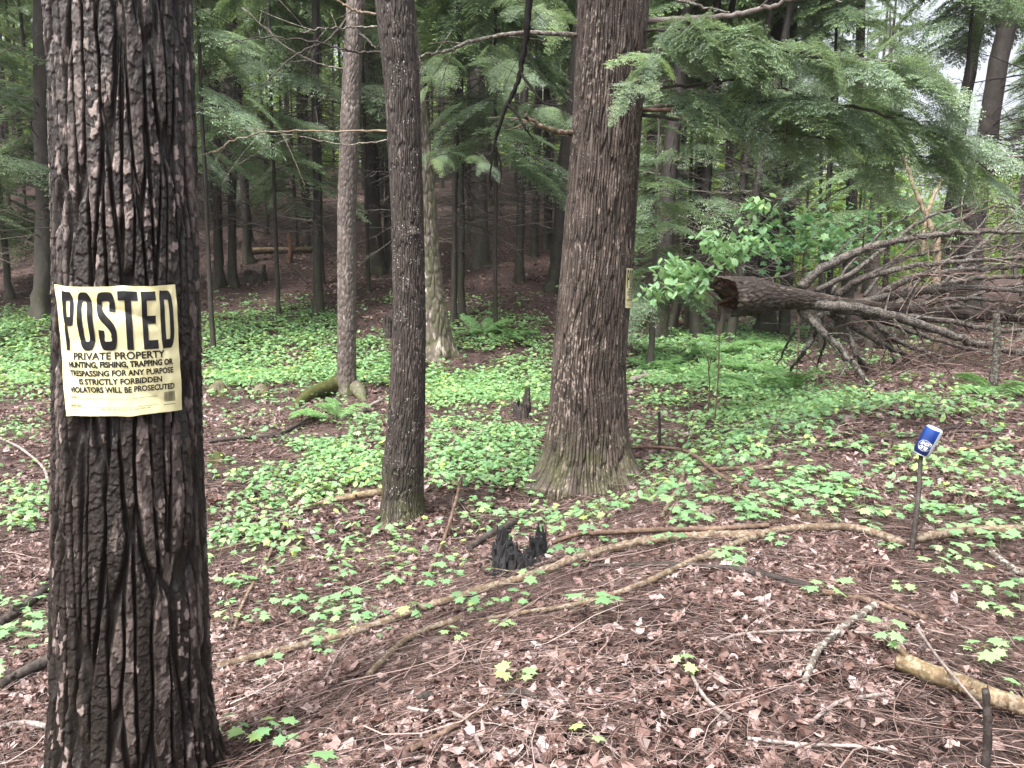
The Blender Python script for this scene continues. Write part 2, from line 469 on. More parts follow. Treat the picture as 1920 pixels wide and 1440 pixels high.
def build_trunk(base, line, radii, zd, nu, rows, seed, bark, flare=None, knobs=(), rot=0.0):
    """line: (z, x, y) world, radii: (z, r); returns Geo in coordinates relative to base"""
    line = np.asarray(line, float); radii = np.asarray(radii, float)
    z = zd
    zs_f = np.linspace(z[0] - 0.3, z[-1] + 0.3, 3000); kw = max(3, int(0.22 / (zs_f[1] - zs_f[0])) | 1)
    def sm(v):
        e = np.pad(v, kw // 2, mode='edge')
        return np.convolve(e, np.ones(kw) / kw, 'valid')
    cx = np.interp(z, zs_f, sm(np.interp(zs_f, line[:, 0], line[:, 1]))); cy = np.interp(z, zs_f, sm(np.interp(zs_f, line[:, 0], line[:, 2])))
    rr = np.interp(z, zs_f, sm(np.interp(zs_f, radii[:, 0], radii[:, 1])))
    th = np.arange(nu) / nu * 2 * math.pi
    U, Zg = np.meshgrid(np.arange(nu) / nu, z)
    r = np.repeat(rr[:, None], nu, 1)
    if flare:
        z0, a, hh, lobes = flare
        k = np.exp(-np.clip(Zg - z0, 0, None) / hh)
        lob = sum(am * np.exp(-((np.angle(np.exp(1j * (th - t0))) / wd) ** 2)) for (t0, am, wd) in lobes)
        r = r * (1 + k * (a + lob[None, :]))
    for (kz, kt, ka, kh, kw) in knobs:
        r = r + ka * np.exp(-((Zg - kz) / kh) ** 2 - (np.angle(np.exp(1j * (th[None, :] - kt))) / kw) ** 2)
    d, t = bark(U, Zg)
    r = r + d
    V = np.stack([cx[:, None] + r * np.cos(th) - base[0], cy[:, None] + r * np.sin(th) - base[1], Zg - base[2]], -1)
    i = np.arange(rows * nu).reshape(rows, nu); i2 = np.roll(i, -1, axis=1)
    F = np.stack([i[:-1], i2[:-1], i2[1:], i[1:]], -1).reshape(-1, 4)
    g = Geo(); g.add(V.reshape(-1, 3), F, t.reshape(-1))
    return g

def zrows(z0, zv, n1, top, n2):
    return np.concatenate([np.linspace(z0, zv, n1), np.linspace(zv, top, n2 + 1)[1:]])

def edges_to_line(rows, D):
    """rows of (py, left px, right px) -> centre line and radii at depth D"""
    L, Rr = [], []
    for py, a, b in rows:
        ta, tb = math.atan((a - 960) / FPX), math.atan((b - 960) / FPX)
        p = P((a + b) / 2, py, D)
        dist = math.hypot(p[0], p[1])
        L.append((p[2], p[0], p[1])); Rr.append((p[2], dist * math.sin((tb - ta) / 2)))
    L.sort(); Rr.sort()
    return L, Rr

# the three foliage template families
def leaflets(p, d, n, l, w, bend=0.15):
    p = np.asarray(p); d = norm(np.asarray(d)); n = norm(np.asarray(n))
    l = np.asarray(l)[:, None]; w = np.asarray(w)[:, None]
    s = norm(np.cross(n, d))
    a = p; b = p + d * l * 0.45 + s * w * 0.5; c = p + d * l - n * l * bend; e = p + d * l * 0.45 - s * w * 0.5
    V = np.stack([a, b, c, e], 1).reshape(-1, 3)
    F = np.arange(len(p) * 4).reshape(-1, 4)
    return V, F

def spray(seed, L=1.0, n1=16, leaf=0.055, lw=0.02, lvl2=False, sp2=0.03, sp3=0.012, droop=0.3, wood=True):
    rng = np.random.default_rng(seed)
    g = Geo(); pp, dd, nn, ll, tt = [], [], [], [], []
    def ax(t): return np.array([L * t, 0.05 * L * math.sin(3 * t + seed), -droop * L * t * t])
    if wood:
        tube(g, [ax(t) for t in np.linspace(0, 1, 6)], [0.006 * L + 0.002, 0.001], 8, 4, tint=0.3, caps=False)
    for i in range(n1):
        t = 0.06 + 0.92 * (i + rng.random() * 0.6) / n1
        for sd in (-1, 1):
            a0 = ax(t); ang = sd * R(rng.uniform(42, 62))
            ls = (0.46 * L * (1 - t) ** 0.75 + 0.05 * L) * rng.uniform(0.6, 1.15)
            d0 = np.array([math.cos(ang), math.sin(ang), -2 * droop * t * 0.7 + rng.uniform(-0.12, 0.08)])
            def sd_pt(s): return a0 + d0 * s + np.array([0.12 * s * s / max(ls, 1e-3), 0, -0.45 * s * s])
            if not lvl2:
                m = max(3, int(ls / (leaf * 0.42)))
                for j in range(m):
                    s = ls * (j + 0.5) / m
                    for s2 in (-1, 1):
                        a2 = ang + s2 * R(rng.uniform(32, 60))
                        pp.append(sd_pt(s)); dd.append((math.cos(a2), math.sin(a2), rng.uniform(-0.5, 0.15)))
                        nn.append((rng.normal(0, 0.35), rng.normal(0, 0.35), 1)); ll.append(leaf * rng.uniform(0.7, 1.25) * (1.15 - 0.4 * s / ls))
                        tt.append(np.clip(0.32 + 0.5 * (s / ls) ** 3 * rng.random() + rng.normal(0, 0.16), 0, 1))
                pp.append(sd_pt(ls * 0.95)); dd.append(d0); nn.append((0, rng.normal(0, 0.3), 1)); ll.append(leaf * 1.2); tt.append(np.clip(rng.normal(0.75, 0.2), 0, 1))
            else:
                m = max(2, int(ls / sp2))
                for j in range(m + 1):
                    s = ls * (j + 0.3) / (m + 1)
                    for s2 in ((-1, 1) if j < m else (0,)):
                        a2 = ang + s2 * R(rng.uniform(38, 58))
                        l2 = (0.34 * (ls - s) + 0.03) * rng.uniform(0.7, 1.2)
                        q0 = sd_pt(s); d2 = np.array([math.cos(a2), math.sin(a2), rng.uniform(-0.45, 0.05)])
                        m3 = max(2, int(l2 / sp3)); young = rng.random() < 0.5
                        for q in range(m3):
                            s3 = l2 * (q + 0.5) / m3
                            for s4 in (-1, 1):
                                a3 = a2 + s4 * R(rng.uniform(40, 70))
                                pp.append(q0 + d2 * s3); dd.append((math.cos(a3), math.sin(a3), d2[2] + rng.uniform(-0.3, 0.2)))
                                nn.append((rng.normal(0, 0.4), rng.normal(0, 0.4), 1)); ll.append(leaf * rng.uniform(0.7, 1.2))
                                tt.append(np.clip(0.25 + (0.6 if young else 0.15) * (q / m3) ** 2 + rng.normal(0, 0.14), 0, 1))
    V, F = leaflets(np.array(pp), np.array(dd), np.array(nn), np.array(ll), np.array(ll) * lw / leaf)
    g.add(V, F, np.repeat(np.array(tt), 4))
    return g.arrays()

SPRAY_FAR = [spray(100 + i, 1.0, 15, 0.06, 0.024, droop=0.22 + 0.06 * i) for i in range(4)]
SPRAY_NEAR = [spray(200 + i, 0.5, 9, 0.024, 0.0095, True, 0.034, 0.014, droop=0.35 + 0.1 * i) for i in range(3)]
SPRAY_MID = [spray(300 + i, 0.9, 15, 0.034, 0.012, True, 0.06, 0.026, droop=0.25 + 0.08 * i) for i in range(3)]

def rotm(az, pitch, roll):
    return np.array(Matrix.Rotation(az, 3, 'Z') @ Matrix.Rotation(pitch, 3, 'Y') @ Matrix.Rotation(roll, 3, 'X'))

def crown_geo(seed, zc, H, rmax, nb, templates, low=0.5):
    rng = np.random.default_rng(seed); g = Geo()
    for i in range(nb):
        f = (i + rng.random()) / nb
        z = zc + (H - zc) * f ** 1.15
        L = rmax * ((1 - f) ** 0.7) * rng.uniform(0.55, 1.1) * (low + (1 - low) * min(1, f * 5)) + 0.25
        az = rng.uniform(0, 2 * math.pi); pt = rng.uniform(-0.25, 0.3) + 0.2 * (1 - f)
        for k in range(2 if L > 1.3 else 1):
            Mx = rotm(az + rng.normal(0, 0.15), pt, rng.normal(0, 0.25)) * (L if k == 0 else L * 0.55)
            st = np.array([math.cos(az), math.sin(az), 0]) * (0.1 if k == 0 else 0.45 * L)
            g.merge(templates[rng.integers(len(templates))], Mx, st + np.array([0, 0, z - (0 if k == 0 else 0.1 * L)]))
    return g

def dead_geo(seed, z0, z1, n, lmin, lmax, thick=0.008, sub=6, r0=0.08):
    rng = np.random.default_rng(seed); g = Geo()
    A, rA, B, rB = [], [], [], []
    for i in range(n):
        z = rng.uniform(z0, z1); az = rng.uniform(0, 2 * math.pi); L = rng.uniform(lmin, lmax)
        up = rng.uniform(-0.25, 0.35); cv = rng.uniform(-0.45, 0.25)
        s = np.linspace(0, 1, 7)
        wob = np.cumsum(rng.normal(0, 0.03 * L, (7, 3)), axis=0) * s[:, None]
        pts = np.stack([math.cos(az) * (r0 * 0.5 + L * s), math.sin(az) * (r0 * 0.5 + L * s), z + L * (up * s + cv * s * s)], -1) + wob
        th = thick * rng.uniform(0.6, 1.3) * (0.5 + 0.5 * L / lmax)
        A.append(pts); rA.append(th * (1 - 0.8 * s) + 0.0012)
        for k in range(int(sub * rng.uniform(0.5, 1.4))):
            j = rng.integers(1, 6); b0 = pts[j] + (pts[j + 1] - pts[j]) * rng.random()
            az2 = az + rng.choice([-1, 1]) * R(rng.uniform(30, 75)); l2 = L * (1 - j / 8) * rng.uniform(0.2, 0.55)
            s4 = np.linspace(0, 1, 4)
            q = b0 + np.stack([math.cos(az2) * l2 * s4, math.sin(az2) * l2 * s4, l2 * (rng.uniform(-0.5, 0.4) * s4 + rng.uniform(-0.3, 0.2) * s4 ** 2)], -1)
            B.append(q); rB.append(th * 0.4 * (1 - 0.7 * s4) + 0.0008)
    V, F = tubes(np.array(A), np.array(rA), 4); g.add(V, F, np.repeat(rng.random(len(A)), 28))
    if B:
        V, F = tubes(np.array(B), np.array(rB), 3); g.add(V, F, np.repeat(rng.random(len(B)), 12))
    return g

# ---- the tall crowns shared by the foreground trees (all of it above the picture)
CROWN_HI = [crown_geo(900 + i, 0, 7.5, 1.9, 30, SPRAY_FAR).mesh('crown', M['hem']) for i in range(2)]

# ---- near pine with the poster
TA_D = 1.903
baseA = np.array([-0.910, TA_D, float(ground(-0.910, TA_D))])
rowsA = [(0, 88, 362), (250, 98, 371), (540, 101, 381), (800, 97, 388), (1000, 93, 398), (1250, 87, 409), (1440, 80, 424), (1560, 72, 445)]
L, RR = edges_to_line(rowsA, TA_D)
L = [(l[0], l[1], TA_D) for l in L]
RR = [(z, r - 0.006) for z, r in RR]
L += [(9.0, L[-1][1] - .1, TA_D), (14.0, L[-1][1] - .15, TA_D)]; RR += [(9.0, 0.12), (14.0, 0.03)]
zz = zrows(baseA[2] - 0.12, 2.15, 1080, 14.0, 60)
def barkA(u, z):
    d, t = bark_plates(u, z, 0.16, 0.029, 0.42, 0.0145, 11, flake=0.0034, fw=0.013, warp=0.07)
    return d, t
zz[0] = min(zz[0], L[0][0])
gA = build_trunk(baseA, L, RR, zz, 560, len(zz), 11, barkA, flare=(baseA[2], 0.05, 0.10, [(0.6, 0.2, 0.35), (2.4, 0.2, 0.4), (-1.0, 0.12, 0.4), (-2.4, 0.12, 0.3)]))
tA = thing('pine_tree', 'thick dark trunk with flaky furrowed bark wearing the yellow poster, nearest tree', 'tree', baseA)
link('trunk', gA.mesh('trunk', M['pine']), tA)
link('crown', CROWN_HI[0], tA, (-0.1, 0, 10.0))

# ---- slim mid tree
def px_tree(rows, base_py, top, rtop, extra_top_dx=0.0):
    b = at((rows[-1][1] + rows[-1][2]) / 2, base_py)
    L, RR = edges_to_line(rows, b[1])
    dx = (L[-1][1] - L[-2][1]) / (L[-1][0] - L[-2][0]) * 0.4
    L += [(top, L[-1][1] + dx * (top - L[-1][0]) + extra_top_dx, b[1])]
    RR += [(top, rtop)]
    if L[0][0] > b[2] - 0.15:
        L = [(b[2] - 0.2, L[0][1], b[1])] + L; RR = [(b[2] - 0.2, RR[0][1] * 1.05)] + RR
    return b, L, RR
rowsB = [(0, 705, 775), (150, 722, 785), (400, 735, 793), (600, 738, 798), (780, 727, 797), (865, 720, 795), (960, 714, 794)]
bB, L, RR = px_tree(rowsB, 972, 13.0, 0.03)
zz = zrows(L[0][0], 2.9, 620, 13.0, 40)
def barkB(u, z):
    return bark_plates(u, z, 0.13, 0.020, 0.16, 0.008, 41, flake=0.0025, fw=0.011, warp=0.35)
gB = build_trunk(bB, L, RR, zz, 300, len(zz), 41, barkB, flare=(bB[2], 0.05, 0.08, [(0.2, 0.2, 0.4), (3.6, 0.25, 0.4), (-1.6, 0.15, 0.4)]),
                 knobs=[(P(760, 868, bB[1])[2], -1.6, 0.012, 0.05, 0.5), (P(760, 868, bB[1])[2] - 0.03, 3.3, 0.012, 0.1, 0.6), (P(760, 440, bB[1])[2], -1.0, 0.014, 0.02, 0.25)])
tB = thing('slim_tree', 'slim dark trunk standing between the grey trunk and the widest trunk', 'tree', bB)
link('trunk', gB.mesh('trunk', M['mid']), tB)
link('crown', CROWN_HI[1], tB, (-0.3, 0.6, 9.5))

# ---- big furrowed tree
rowsC = [(0, 1088, 1213), (220, 1077, 1200), (480, 1055, 1186), (680, 1036, 1172), (800, 1028, 1176), (890, 1020, 1180)]
bC, L, RR = px_tree(rowsC, 905, 17.0, 0.05)
zz = zrows(L[0][0], 3.7, 760, 17.0, 50)
def barkC(u, z):
    d, t = bark_plates(u, z, 0.27, 0.022, 0.34, 0.019, 71, flake=0.003, fw=0.013, warp=0.35)
    return d, t
gC = build_trunk(bC, L, RR, zz, 640, len(zz), 71, barkC, flare=(bC[2] + 0.02, 0.16, 0.16, [(3.5, 0.55, 0.33), (4.25, 0.18, 0.25), (-0.55, 0.45, 0.3), (0.1, 0.35, 0.35), (-1.35, 0.12, 0.25), (1.6, 0.3, 0.5)]))
tC = thing('furrowed_tree', 'widest straight trunk with finely furrowed bark, mossy flared base and overhanging green boughs', 'tree', bC)
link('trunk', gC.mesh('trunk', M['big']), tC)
link('crown', CROWN_HI[0], tC, (0.4, 0.8, 9.5))

# ---- grey smooth tree with mossy root, pale mossy leaning tree
rowsD = [(0, 651, 684), (200, 640, 674), (400, 633, 667), (600, 633, 667), (720, 632, 668)]
bD, L, RR = px_tree(rowsD, 738, 14.0, 0.04)
zz = zrows(L[0][0], 5.2, 300, 14.0, 30)
gD = build_trunk(bD, L, RR, zz, 120, len(zz), 91, lambda u, z: bark_plates(u, z, 0.13, 0.05, 0.10, 0.010, 91, flake=0.005, fw=0.035),
                 flare=(bD[2] + 0.03, 0.1, 0.10, [(3.3, 0.9, 0.3), (-0.4, 0.7, 0.3), (-1.5, 0.3, 0.4), (1.5, 0.4, 0.5)]))
tD = thing('grey_tree', 'slender pale grey trunk with a mossy root spreading left at its foot', 'tree', bD)
link('trunk', gD.mesh('trunk', M['grey']), tD)
link('crown', CROWN_HI[1], tD, (0.1, 0, 8.0))
gr = Geo()
q = [at(640, 735), at(610, 742), at(575, 752), at(545, 768)]
tube(gr, [np.array(p) + (0, 0, h) for p, h in zip(q, (0.12, 0.10, 0.05, -0.02))] - bD, [0.13, 0.11, 0.09, 0.04], 24, 12, rough=0.12, seed=3)
link('root', gr.mesh('root', M['moss']), tD)
gr = Geo()
q = [at(655, 735), at(672, 742), at(684, 752)]
tube(gr, [np.array(p) + (0, 0, h) for p, h in zip(q, (0.12, 0.07, -0.02))] - bD, [0.13, 0.10, 0.04], 18, 12, rough=0.12, seed=4)
link('root', gr.mesh('root', M['grey']), tD)

rowsE = [(0, 735, 775), (200, 758, 798), (380, 772, 818), (480, 778, 824), (560, 785, 834), (655, 790, 850)]
bE, L, RR = px_tree(rowsE, 668, 15.0, 0.05)
zz = zrows(L[0][0], 7, 260, 15.0, 30)
gE = build_trunk(bE, L, RR, zz, 120, len(zz), 95, lambda u, z: bark_plates(u, z, 0.25, 0.12, 0.3, 0.02, 95, flake=0.01, fw=0.06),
                 flare=(bE[2], 0.1, 0.2, [(0.0, 0.4, 0.4), (-1.4, 0.3, 0.4), (3.4, 0.3, 0.4)]))
tE = thing('leaning_tree', 'pale leaning trunk with green moss patches, half behind the slim dark trunk', 'tree', bE)
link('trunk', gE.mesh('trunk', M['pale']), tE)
link('crown', CROWN_HI[0], tE, (-0.8, 0, 8.0))

# ------------------------------------------------------------------ branches and boughs on the front trees
def branch(parent, base, pts, r0, r1, mat, name='branch', twigs=0, seed=0, jit=0.008, sides=7, kids=()):
    g = Geo(); pts = np.array([np.asarray(p) for p in pts]) - np.asarray(base)
    C = tube(g, pts, [r0, (r0 + r1) / 2, r1], 8 * (len(pts) - 1) + 2, sides, jit, seed, 0.5, True, 0.08)
    rng = np.random.default_rng(seed + 5)
    for kp, ka, kb in kids:
        tube(g, np.array([np.asarray(p) for p in kp]) - np.asarray(base), [ka, kb], 14, 6, jit * 0.6, seed + 9)
    A = []; rA = []
    for i in range(twigs):
        k = rng.integers(len(C) // 4, len(C) - 1); s = np.linspace(0, 1, 5)
        t = norm(C[min(k + 1, len(C) - 1)] - C[k - 1])
        d = norm(t * rng.uniform(0.2, 1) + rng.normal(0, 0.55, 3)); l = rng.uniform(0.12, 0.5)
        A.append(C[k] + d * (l * s[:, None]) + np.array([0, 0, -1]) * (rng.uniform(-0.1, 0.35) * l * s ** 2)[:, None]); rA.append(r1 * 0.5 * (1 - 0.7 * s) + 0.0006)
    if A:
        V, F = tubes(np.array(A), np.array(rA), 4); g.add(V, F, 0.4)
    return link(name, g.mesh(name, M[mat]), parent)

def bough(parent, base, pts, r0, seed, nsp, templates, size, mat='hemn', az_sp=1.0, down=0.2, wood='dead', name='bough', t0=0.12):
    b = branch(parent, base, pts, r0, 0.003, wood, name, 4, seed, 0.01)
    C = catmull(np.array(pts) - np.asarray(base), 60); rng = np.random.default_rng(seed); g = Geo()
    for i in range(nsp):
        f = t0 + (1 - t0) * (i + rng.random()) / nsp; k = int(f * 58)
        t = C[k + 1] - C[k]; az = math.atan2(t[1], t[0])
        sd = -1 if i % 2 else 1
        az2 = az + sd * rng.uniform(0.25, 1.0) * az_sp
        pt = rng.uniform(-0.15, 0.6) + down * f
        s = size * rng.uniform(0.65, 1.15) * (1.05 - 0.35 * f)
        off = np.array([0, 0, rng.uniform(-0.06, 0.05)])
        Vt, Qt, Tt, tt_ = templates[rng.integers(len(templates))]
        g.merge((Vt, Qt, Tt, np.clip(tt_ + rng.normal(0.12, .17), 0, 1)), rotm(az2, pt, rng.normal(0, 0.5)) * s, C[k] + off)
    link('foliage', g.mesh('foliage', M[mat]), b)
    return b

DC = bC[1]
# big tree: bare limbs
branch(tC, bC, [P(1085, 66, DC), P(980, 62, DC - .1), P(890, 76, DC - .2), P(830, 97, DC - .3), P(775, 103, DC - .5)], 0.018, 0.008, 'lichst', 'bare_branch', 5, 1)
branch(tC, bC, [P(1205, 39, DC), P(1330, 33, DC - .1), P(1420, 20, DC - .2), P(1500, -8, DC - .3)], 0.024, 0.014, 'greyst', 'bare_branch', 3, 2)
branch(tC, bC, [P(1200, -20, DC), P(1290, 6, DC - .1), P(1370, 24, DC - .2)], 0.014, 0.007, 'lichst', 'bare_branch', 3, 3)
branch(tC, bC, [P(1085, 250, DC), P(1050, 247, DC - .1), P(1012, 236, DC - .2), P(985, 215, DC - .3)], 0.022, 0.012, 'tan', 'bare_branch', 2, 4)
branch(tC, bC, [P(1190, 206, DC), P(1300, 204, DC - .3), P(1400, 208, DC - .5), P(1495, 200, DC - .7)], 0.018, 0.010, 'brown', 'bare_branch', 3, 5)
# black limb hanging from the crown
hb = [P(1120, -420, DC), P(1040, -320, DC - .2), P(1000, -150, DC - .4), P(992, 0, DC - .5), P(984, 85, DC - .5), P(972, 150, DC - .5), P(950, 200, DC - .5), P(930, 258, DC - .5), P(920, 310, DC - .5), P(918, 375, DC - .5)]
branch(tC, bC, hb, 0.034, 0.003, 'blackst', 'hanging_branch', 6, 6, 0.004, 9,
       kids=[([P(952, 196, DC - .5), P(968, 212, DC - .55), P(985, 240, DC - .6), P(1000, 262, DC - .6)], 0.012, 0.004),
             ([P(975, 135, DC - .5), P(1000, 170, DC - .6), P(1018, 192, DC - .7), P(1045, 200, DC - .7)], 0.011, 0.004),
             ([P(924, 272, DC - .5), P(936, 295, DC - .5), P(940, 330, DC - .5), P(936, 352, DC - .5)], 0.008, 0.003)])
# green boughs in front of the big trunk
bough(tC, bC, [P(1195, 130, DC), P(1300, 75, DC - .5), P(1430, 85, DC - .8), P(1560, 110, DC - 1.0), P(1690, 120, DC - 1.1), P(1790, 195, DC - 1.2)], 0.02, 21, 36, SPRAY_NEAR, 1.0)
bough(tC, bC, [P(1195, 206, DC), P(1330, 190, DC - .4), P(1480, 195, DC - .7), P(1620, 205, DC - .9), P(1740, 240, DC - 1.0), P(1870, 330, DC - 1.1)], 0.02, 22, 40, SPRAY_NEAR, 1.05)
bough(tC, bC, [P(1195, 100, DC), P(1235, 90, DC - .5), P(1210, 130, DC - .8), P(1165, 190, DC - 1.0)], 0.012, 23, 12, SPRAY_NEAR, 0.75)
bough(tC, bC, [P(1195, 60, DC), P(1270, 55, DC - .4), P(1380, 60, DC - .8), P(1480, 110, DC - .9)], 0.014, 24, 16, SPRAY_NEAR, 0.85)
bough(tC, bC, [P(1197, 160, DC), P(1290, 160, DC - .3), P(1400, 150, DC - .5), P(1530, 190, DC - .6), P(1640, 260, DC - .7)], 0.014, 25, 13, SPRAY_NEAR, 0.95)
bough(tC, bC, [P(1197, 215, DC), P(1330, 230, DC - .3), P(1480, 250, DC - .6), P(1620, 275, DC - .8), P(1760, 300, DC - .9)], 0.014, 26, 24, SPRAY_NEAR, 0.85)
# slim tree: bare limbs to the left
DB = bB[1]
branch(tB, bB, [P(708, 27, DB), P(670, 20, DB), P(640, 5, DB), P(600, -25, DB)], 0.010, 0.005, 'tan', 'bare_branch', 3, 7)
branch(tB, bB, [P(708, 50, DB), P(660, 52, DB), P(620, 52, DB - .1), P(560, 60, DB - .2)], 0.007, 0.003, 'lichst', 'bare_branch', 4, 8)
branch(tB, bB, [P(716, 97, DB), P(680, 99, DB), P(640, 92, DB - .1), P(580, 76, DB - .2), P(480, 70, DB - .3), P(425, 88, DB - .3)], 0.009, 0.003, 'darkst', 'bare_branch', 8, 9)
branch(tB, bB, [P(728, 262, DB), P(690, 268, DB), P(640, 270, DB), P(560, 254, DB - .1), P(470, 246, DB - .2)], 0.006, 0.002, 'lichst', 'bare_branch', 5, 10)
branch(tB, bB, [P(735, 245, DB), P(640, 246, DB + .3), P(520, 246, DB + .6), P(440, 262, DB + .7), P(400, 285, DB + .7)], 0.008, 0.003, 'tan', 'bare_branch', 6, 12)
branch(tB, bB, [P(785, 108, DB), P(790, 125, DB), P(787, 145, DB), P(783, 162, DB)], 0.006, 0.003, 'greyst', 'bare_branch', 0, 13)
branch(tD, bD, [P(655, 30, bD[1]), P(615, 75, bD[1] - .3), P(560, 100, bD[1] - .6), P(490, 160, bD[1] - 1)], 0.02, 0.006, 'darkst', 'bare_branch', 8, 14)
branch(tD, bD, [P(668, 60, bD[1]), P(690, 75, bD[1] - .3), P(704, 92, bD[1] - .5)], 0.02, 0.01, 'darkst', 'bare_branch', 2, 15)
branch(tD, bD, [P(648, 130, bD[1]), P(600, 120, bD[1] - .3), P(540, 90, bD[1] - .6), P(455, 15, bD[1] - .8)], 0.012, 0.004, 'greyst', 'bare_branch', 6, 16)

# ------------------------------------------------------------------ woods behind
def plain_trunk(seed, H, r, sides=14, rows=26, lean=0.0):
    rng = np.random.default_rng(seed); g = Geo()
    z = np.concatenate([np.linspace(-0.3, 0.6, 7), np.linspace(0.9, H, rows)])
    wob = np.cumsum(rng.normal(0, 0.013, (len(z), 2)), axis=0); wob -= wob[3]
    th = np.arange(sides) / sides * 2 * math.pi
    rr = r * (1 - 0.8 * np.clip(z / H, 0, 1)) * (1 + 0.5 * np.exp(-np.clip(z, 0, None) / 0.18))
    lob = 1 + 0.25 * np.exp(-np.clip(z, 0, None) / 0.15)[:, None] * np.cos(3 * th + seed)[None]
    rad = rr[:, None] * lob * (1 + 0.06 * rng.normal(0, 1, (len(z), sides)))
    V = np.stack([wob[:, :1] + rad * np.cos(th) + lean * z[:, None], wob[:, 1:] + rad * np.sin(th), np.repeat(z[:, None], sides, 1)], -1)
    n = len(z); i = np.arange(n * sides).reshape(n, sides); i2 = np.roll(i, -1, 1)
    F = np.stack([i[:-1], i2[:-1], i2[1:], i[1:]], -1).reshape(-1, 4)
    g.add(V.reshape(-1, 3), F, 0.5)
    return g

WT = [plain_trunk(500 + i, 15.0, 0.11) for i in range(5)]
WTm = [g.mesh('trunk', M['woods']) for g in WT]
WTg = [g.mesh('trunk', M['woodsg']) for g in WT]
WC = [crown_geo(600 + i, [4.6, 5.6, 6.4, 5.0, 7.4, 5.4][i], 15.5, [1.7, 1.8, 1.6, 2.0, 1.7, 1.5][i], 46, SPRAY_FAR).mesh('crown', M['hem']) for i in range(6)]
WD = [dead_geo(700 + i, 1.3, [4.5, 5.0, 5.5, 4.2][i], 46, 0.4, 1.8, 0.013, 9).mesh('dead_branches', M['dead']) for i in range(4)]
rngW = random.Random(5)
occupied = [(-0.91, 1.9), (bB[0], bB[1]), (bC[0], bC[1]), (bD[0], bD[1]), (bE[0], bE[1])]
def woods_tree(x, y, rad, lean, grey, label, name='hemlock_tree', group=None, crown=None, dead=None, sc=1.0, dz=0.0):
    z = float(ground(x, y))
    t = thing(name, label, 'tree', (x, y, z), group, rngW.uniform(0, 6.28))
    k = rngW.randrange(5)
    o = link('trunk', (WTg if grey else WTm)[k], t); s = rad / 0.11; o.scale = (s, s, sc)
    if lean:
        # lean as a shear-free tilt of the whole tree in world space
        t.rotation_mode = 'QUATERNION'
        t.rotation_quaternion = (Matrix.Rotation(math.atan(lean), 3, 'Y') @ Matrix.Rotation(rngW.uniform(0, 6.28), 3, 'Z')).to_quaternion()
    c = link('crown', WC[rngW.randrange(6) if crown is None else crown], t); c.rotation_euler = (0, 0, rngW.uniform(0, 6.28)); c.scale = (sc, sc, sc); c.location = (0, 0, dz)
    if dead is not False:
        d = link('dead_branches', WD[rngW.randrange(4) if dead is None else dead], t); d.rotation_euler = (0, 0, rngW.uniform(0, 6.28)); tag(d, kind='stuff')
    occupied.append((x, y))
    return t

# trees one can pick out: base px, base py, width px, lean, grey, crown, label
listed = [
    (76, 600, 34, 0.075, True, 4, 'broad grey trunk at the left edge, behind the postered tree'),
    (411, 538, 19, 0.046, False, 4, 'thin dark trunk, left one of a close pair right of the postered tree'),
    (438, 538, 17, 0.044, False, 4, 'thin dark trunk, right one of a close pair, stump beside its foot'),
    (597, 592, 20, 0.03, False, 2, 'thin dark trunk standing just left of the pale grey trunk'),
    (708, 512, 30, -0.02, False, 1, 'dark trunk on the slope between the grey trunk and the slim dark trunk'),
    (735, 508, 30, 0.0, True, 2, 'dim grey trunk mostly hidden behind the slim dark trunk'),
    (850, 612, 13, 0.03, False, None, 'thin dark stem with mossy foot beside the pale leaning trunk'),
    (900, 500, 34, 0.0, True, 4, 'dim trunk with wide root flare high on the dark slope'),
    (974, 530, 18, 0.03, False, 2, 'dark trunk ending above the bare slope, left of the widest trunk'),
    (1000, 480, 16, 0.02, False, 4, 'slender dark trunk on the upper slope left of the widest trunk'),
    (1038, 546, 36, 0.10, False, 4, 'dark leaning trunk tucked against the left side of the widest trunk'),
    (1232, 498, 38, 0.06, False, 2, 'dark leaning trunk right of the small edge-on poster'),
    (1262, 492, 18, 0.16, False, 4, 'thin trunk slanting to the right beside a dark leaning trunk'),
    (1310, 490, 24, 0.03, False, 2, 'straight dark trunk behind the bright green sapling'),
    (1352, 480, 16, 0.12, True, 4, 'narrow pale trunk slanting right behind the bright green sapling'),
    (1372, 478, 20, 0.14, False, 4, 'narrow dark trunk slanting right behind the bright green sapling'),
    (1440, 490, 40, 0.02, False, 4, 'thick dark trunk behind the green bushes, left of its twin'),
    (1474, 492, 22, 0.0, False, 2, 'dark trunk touching the thicker one behind the green bushes'),
    (1588, 495, 26, 0.0, True, 4, 'dim trunk behind the fallen log and green bushes'),
    (1822, 520, 48, 0.05, True, 4, 'massive grey brown trunk rising above the branches of the fallen tree'),
    (1760, 505, 30, 0.10, False, 2, 'dark trunk leaning beside the massive grey brown trunk'),
    (1930, 520, 36, 0.0, False, 2, 'dark trunk cut by the right edge of the picture'),
]
for (px, py, w, lean, grey, cr, lab) in listed:
    b = at(px, py)
    if px > 1200:
        D = min(b[1], 16.0 + (px % 7) * 0.6)
        q = P(px, py, D); b = np.array([q[0], D, float(ground(q[0], D))])
    woods_tree(b[0], b[1], w / 2 / FPX * b[1] * 0.93, lean, grey, lab, crown=cr, dead=None)

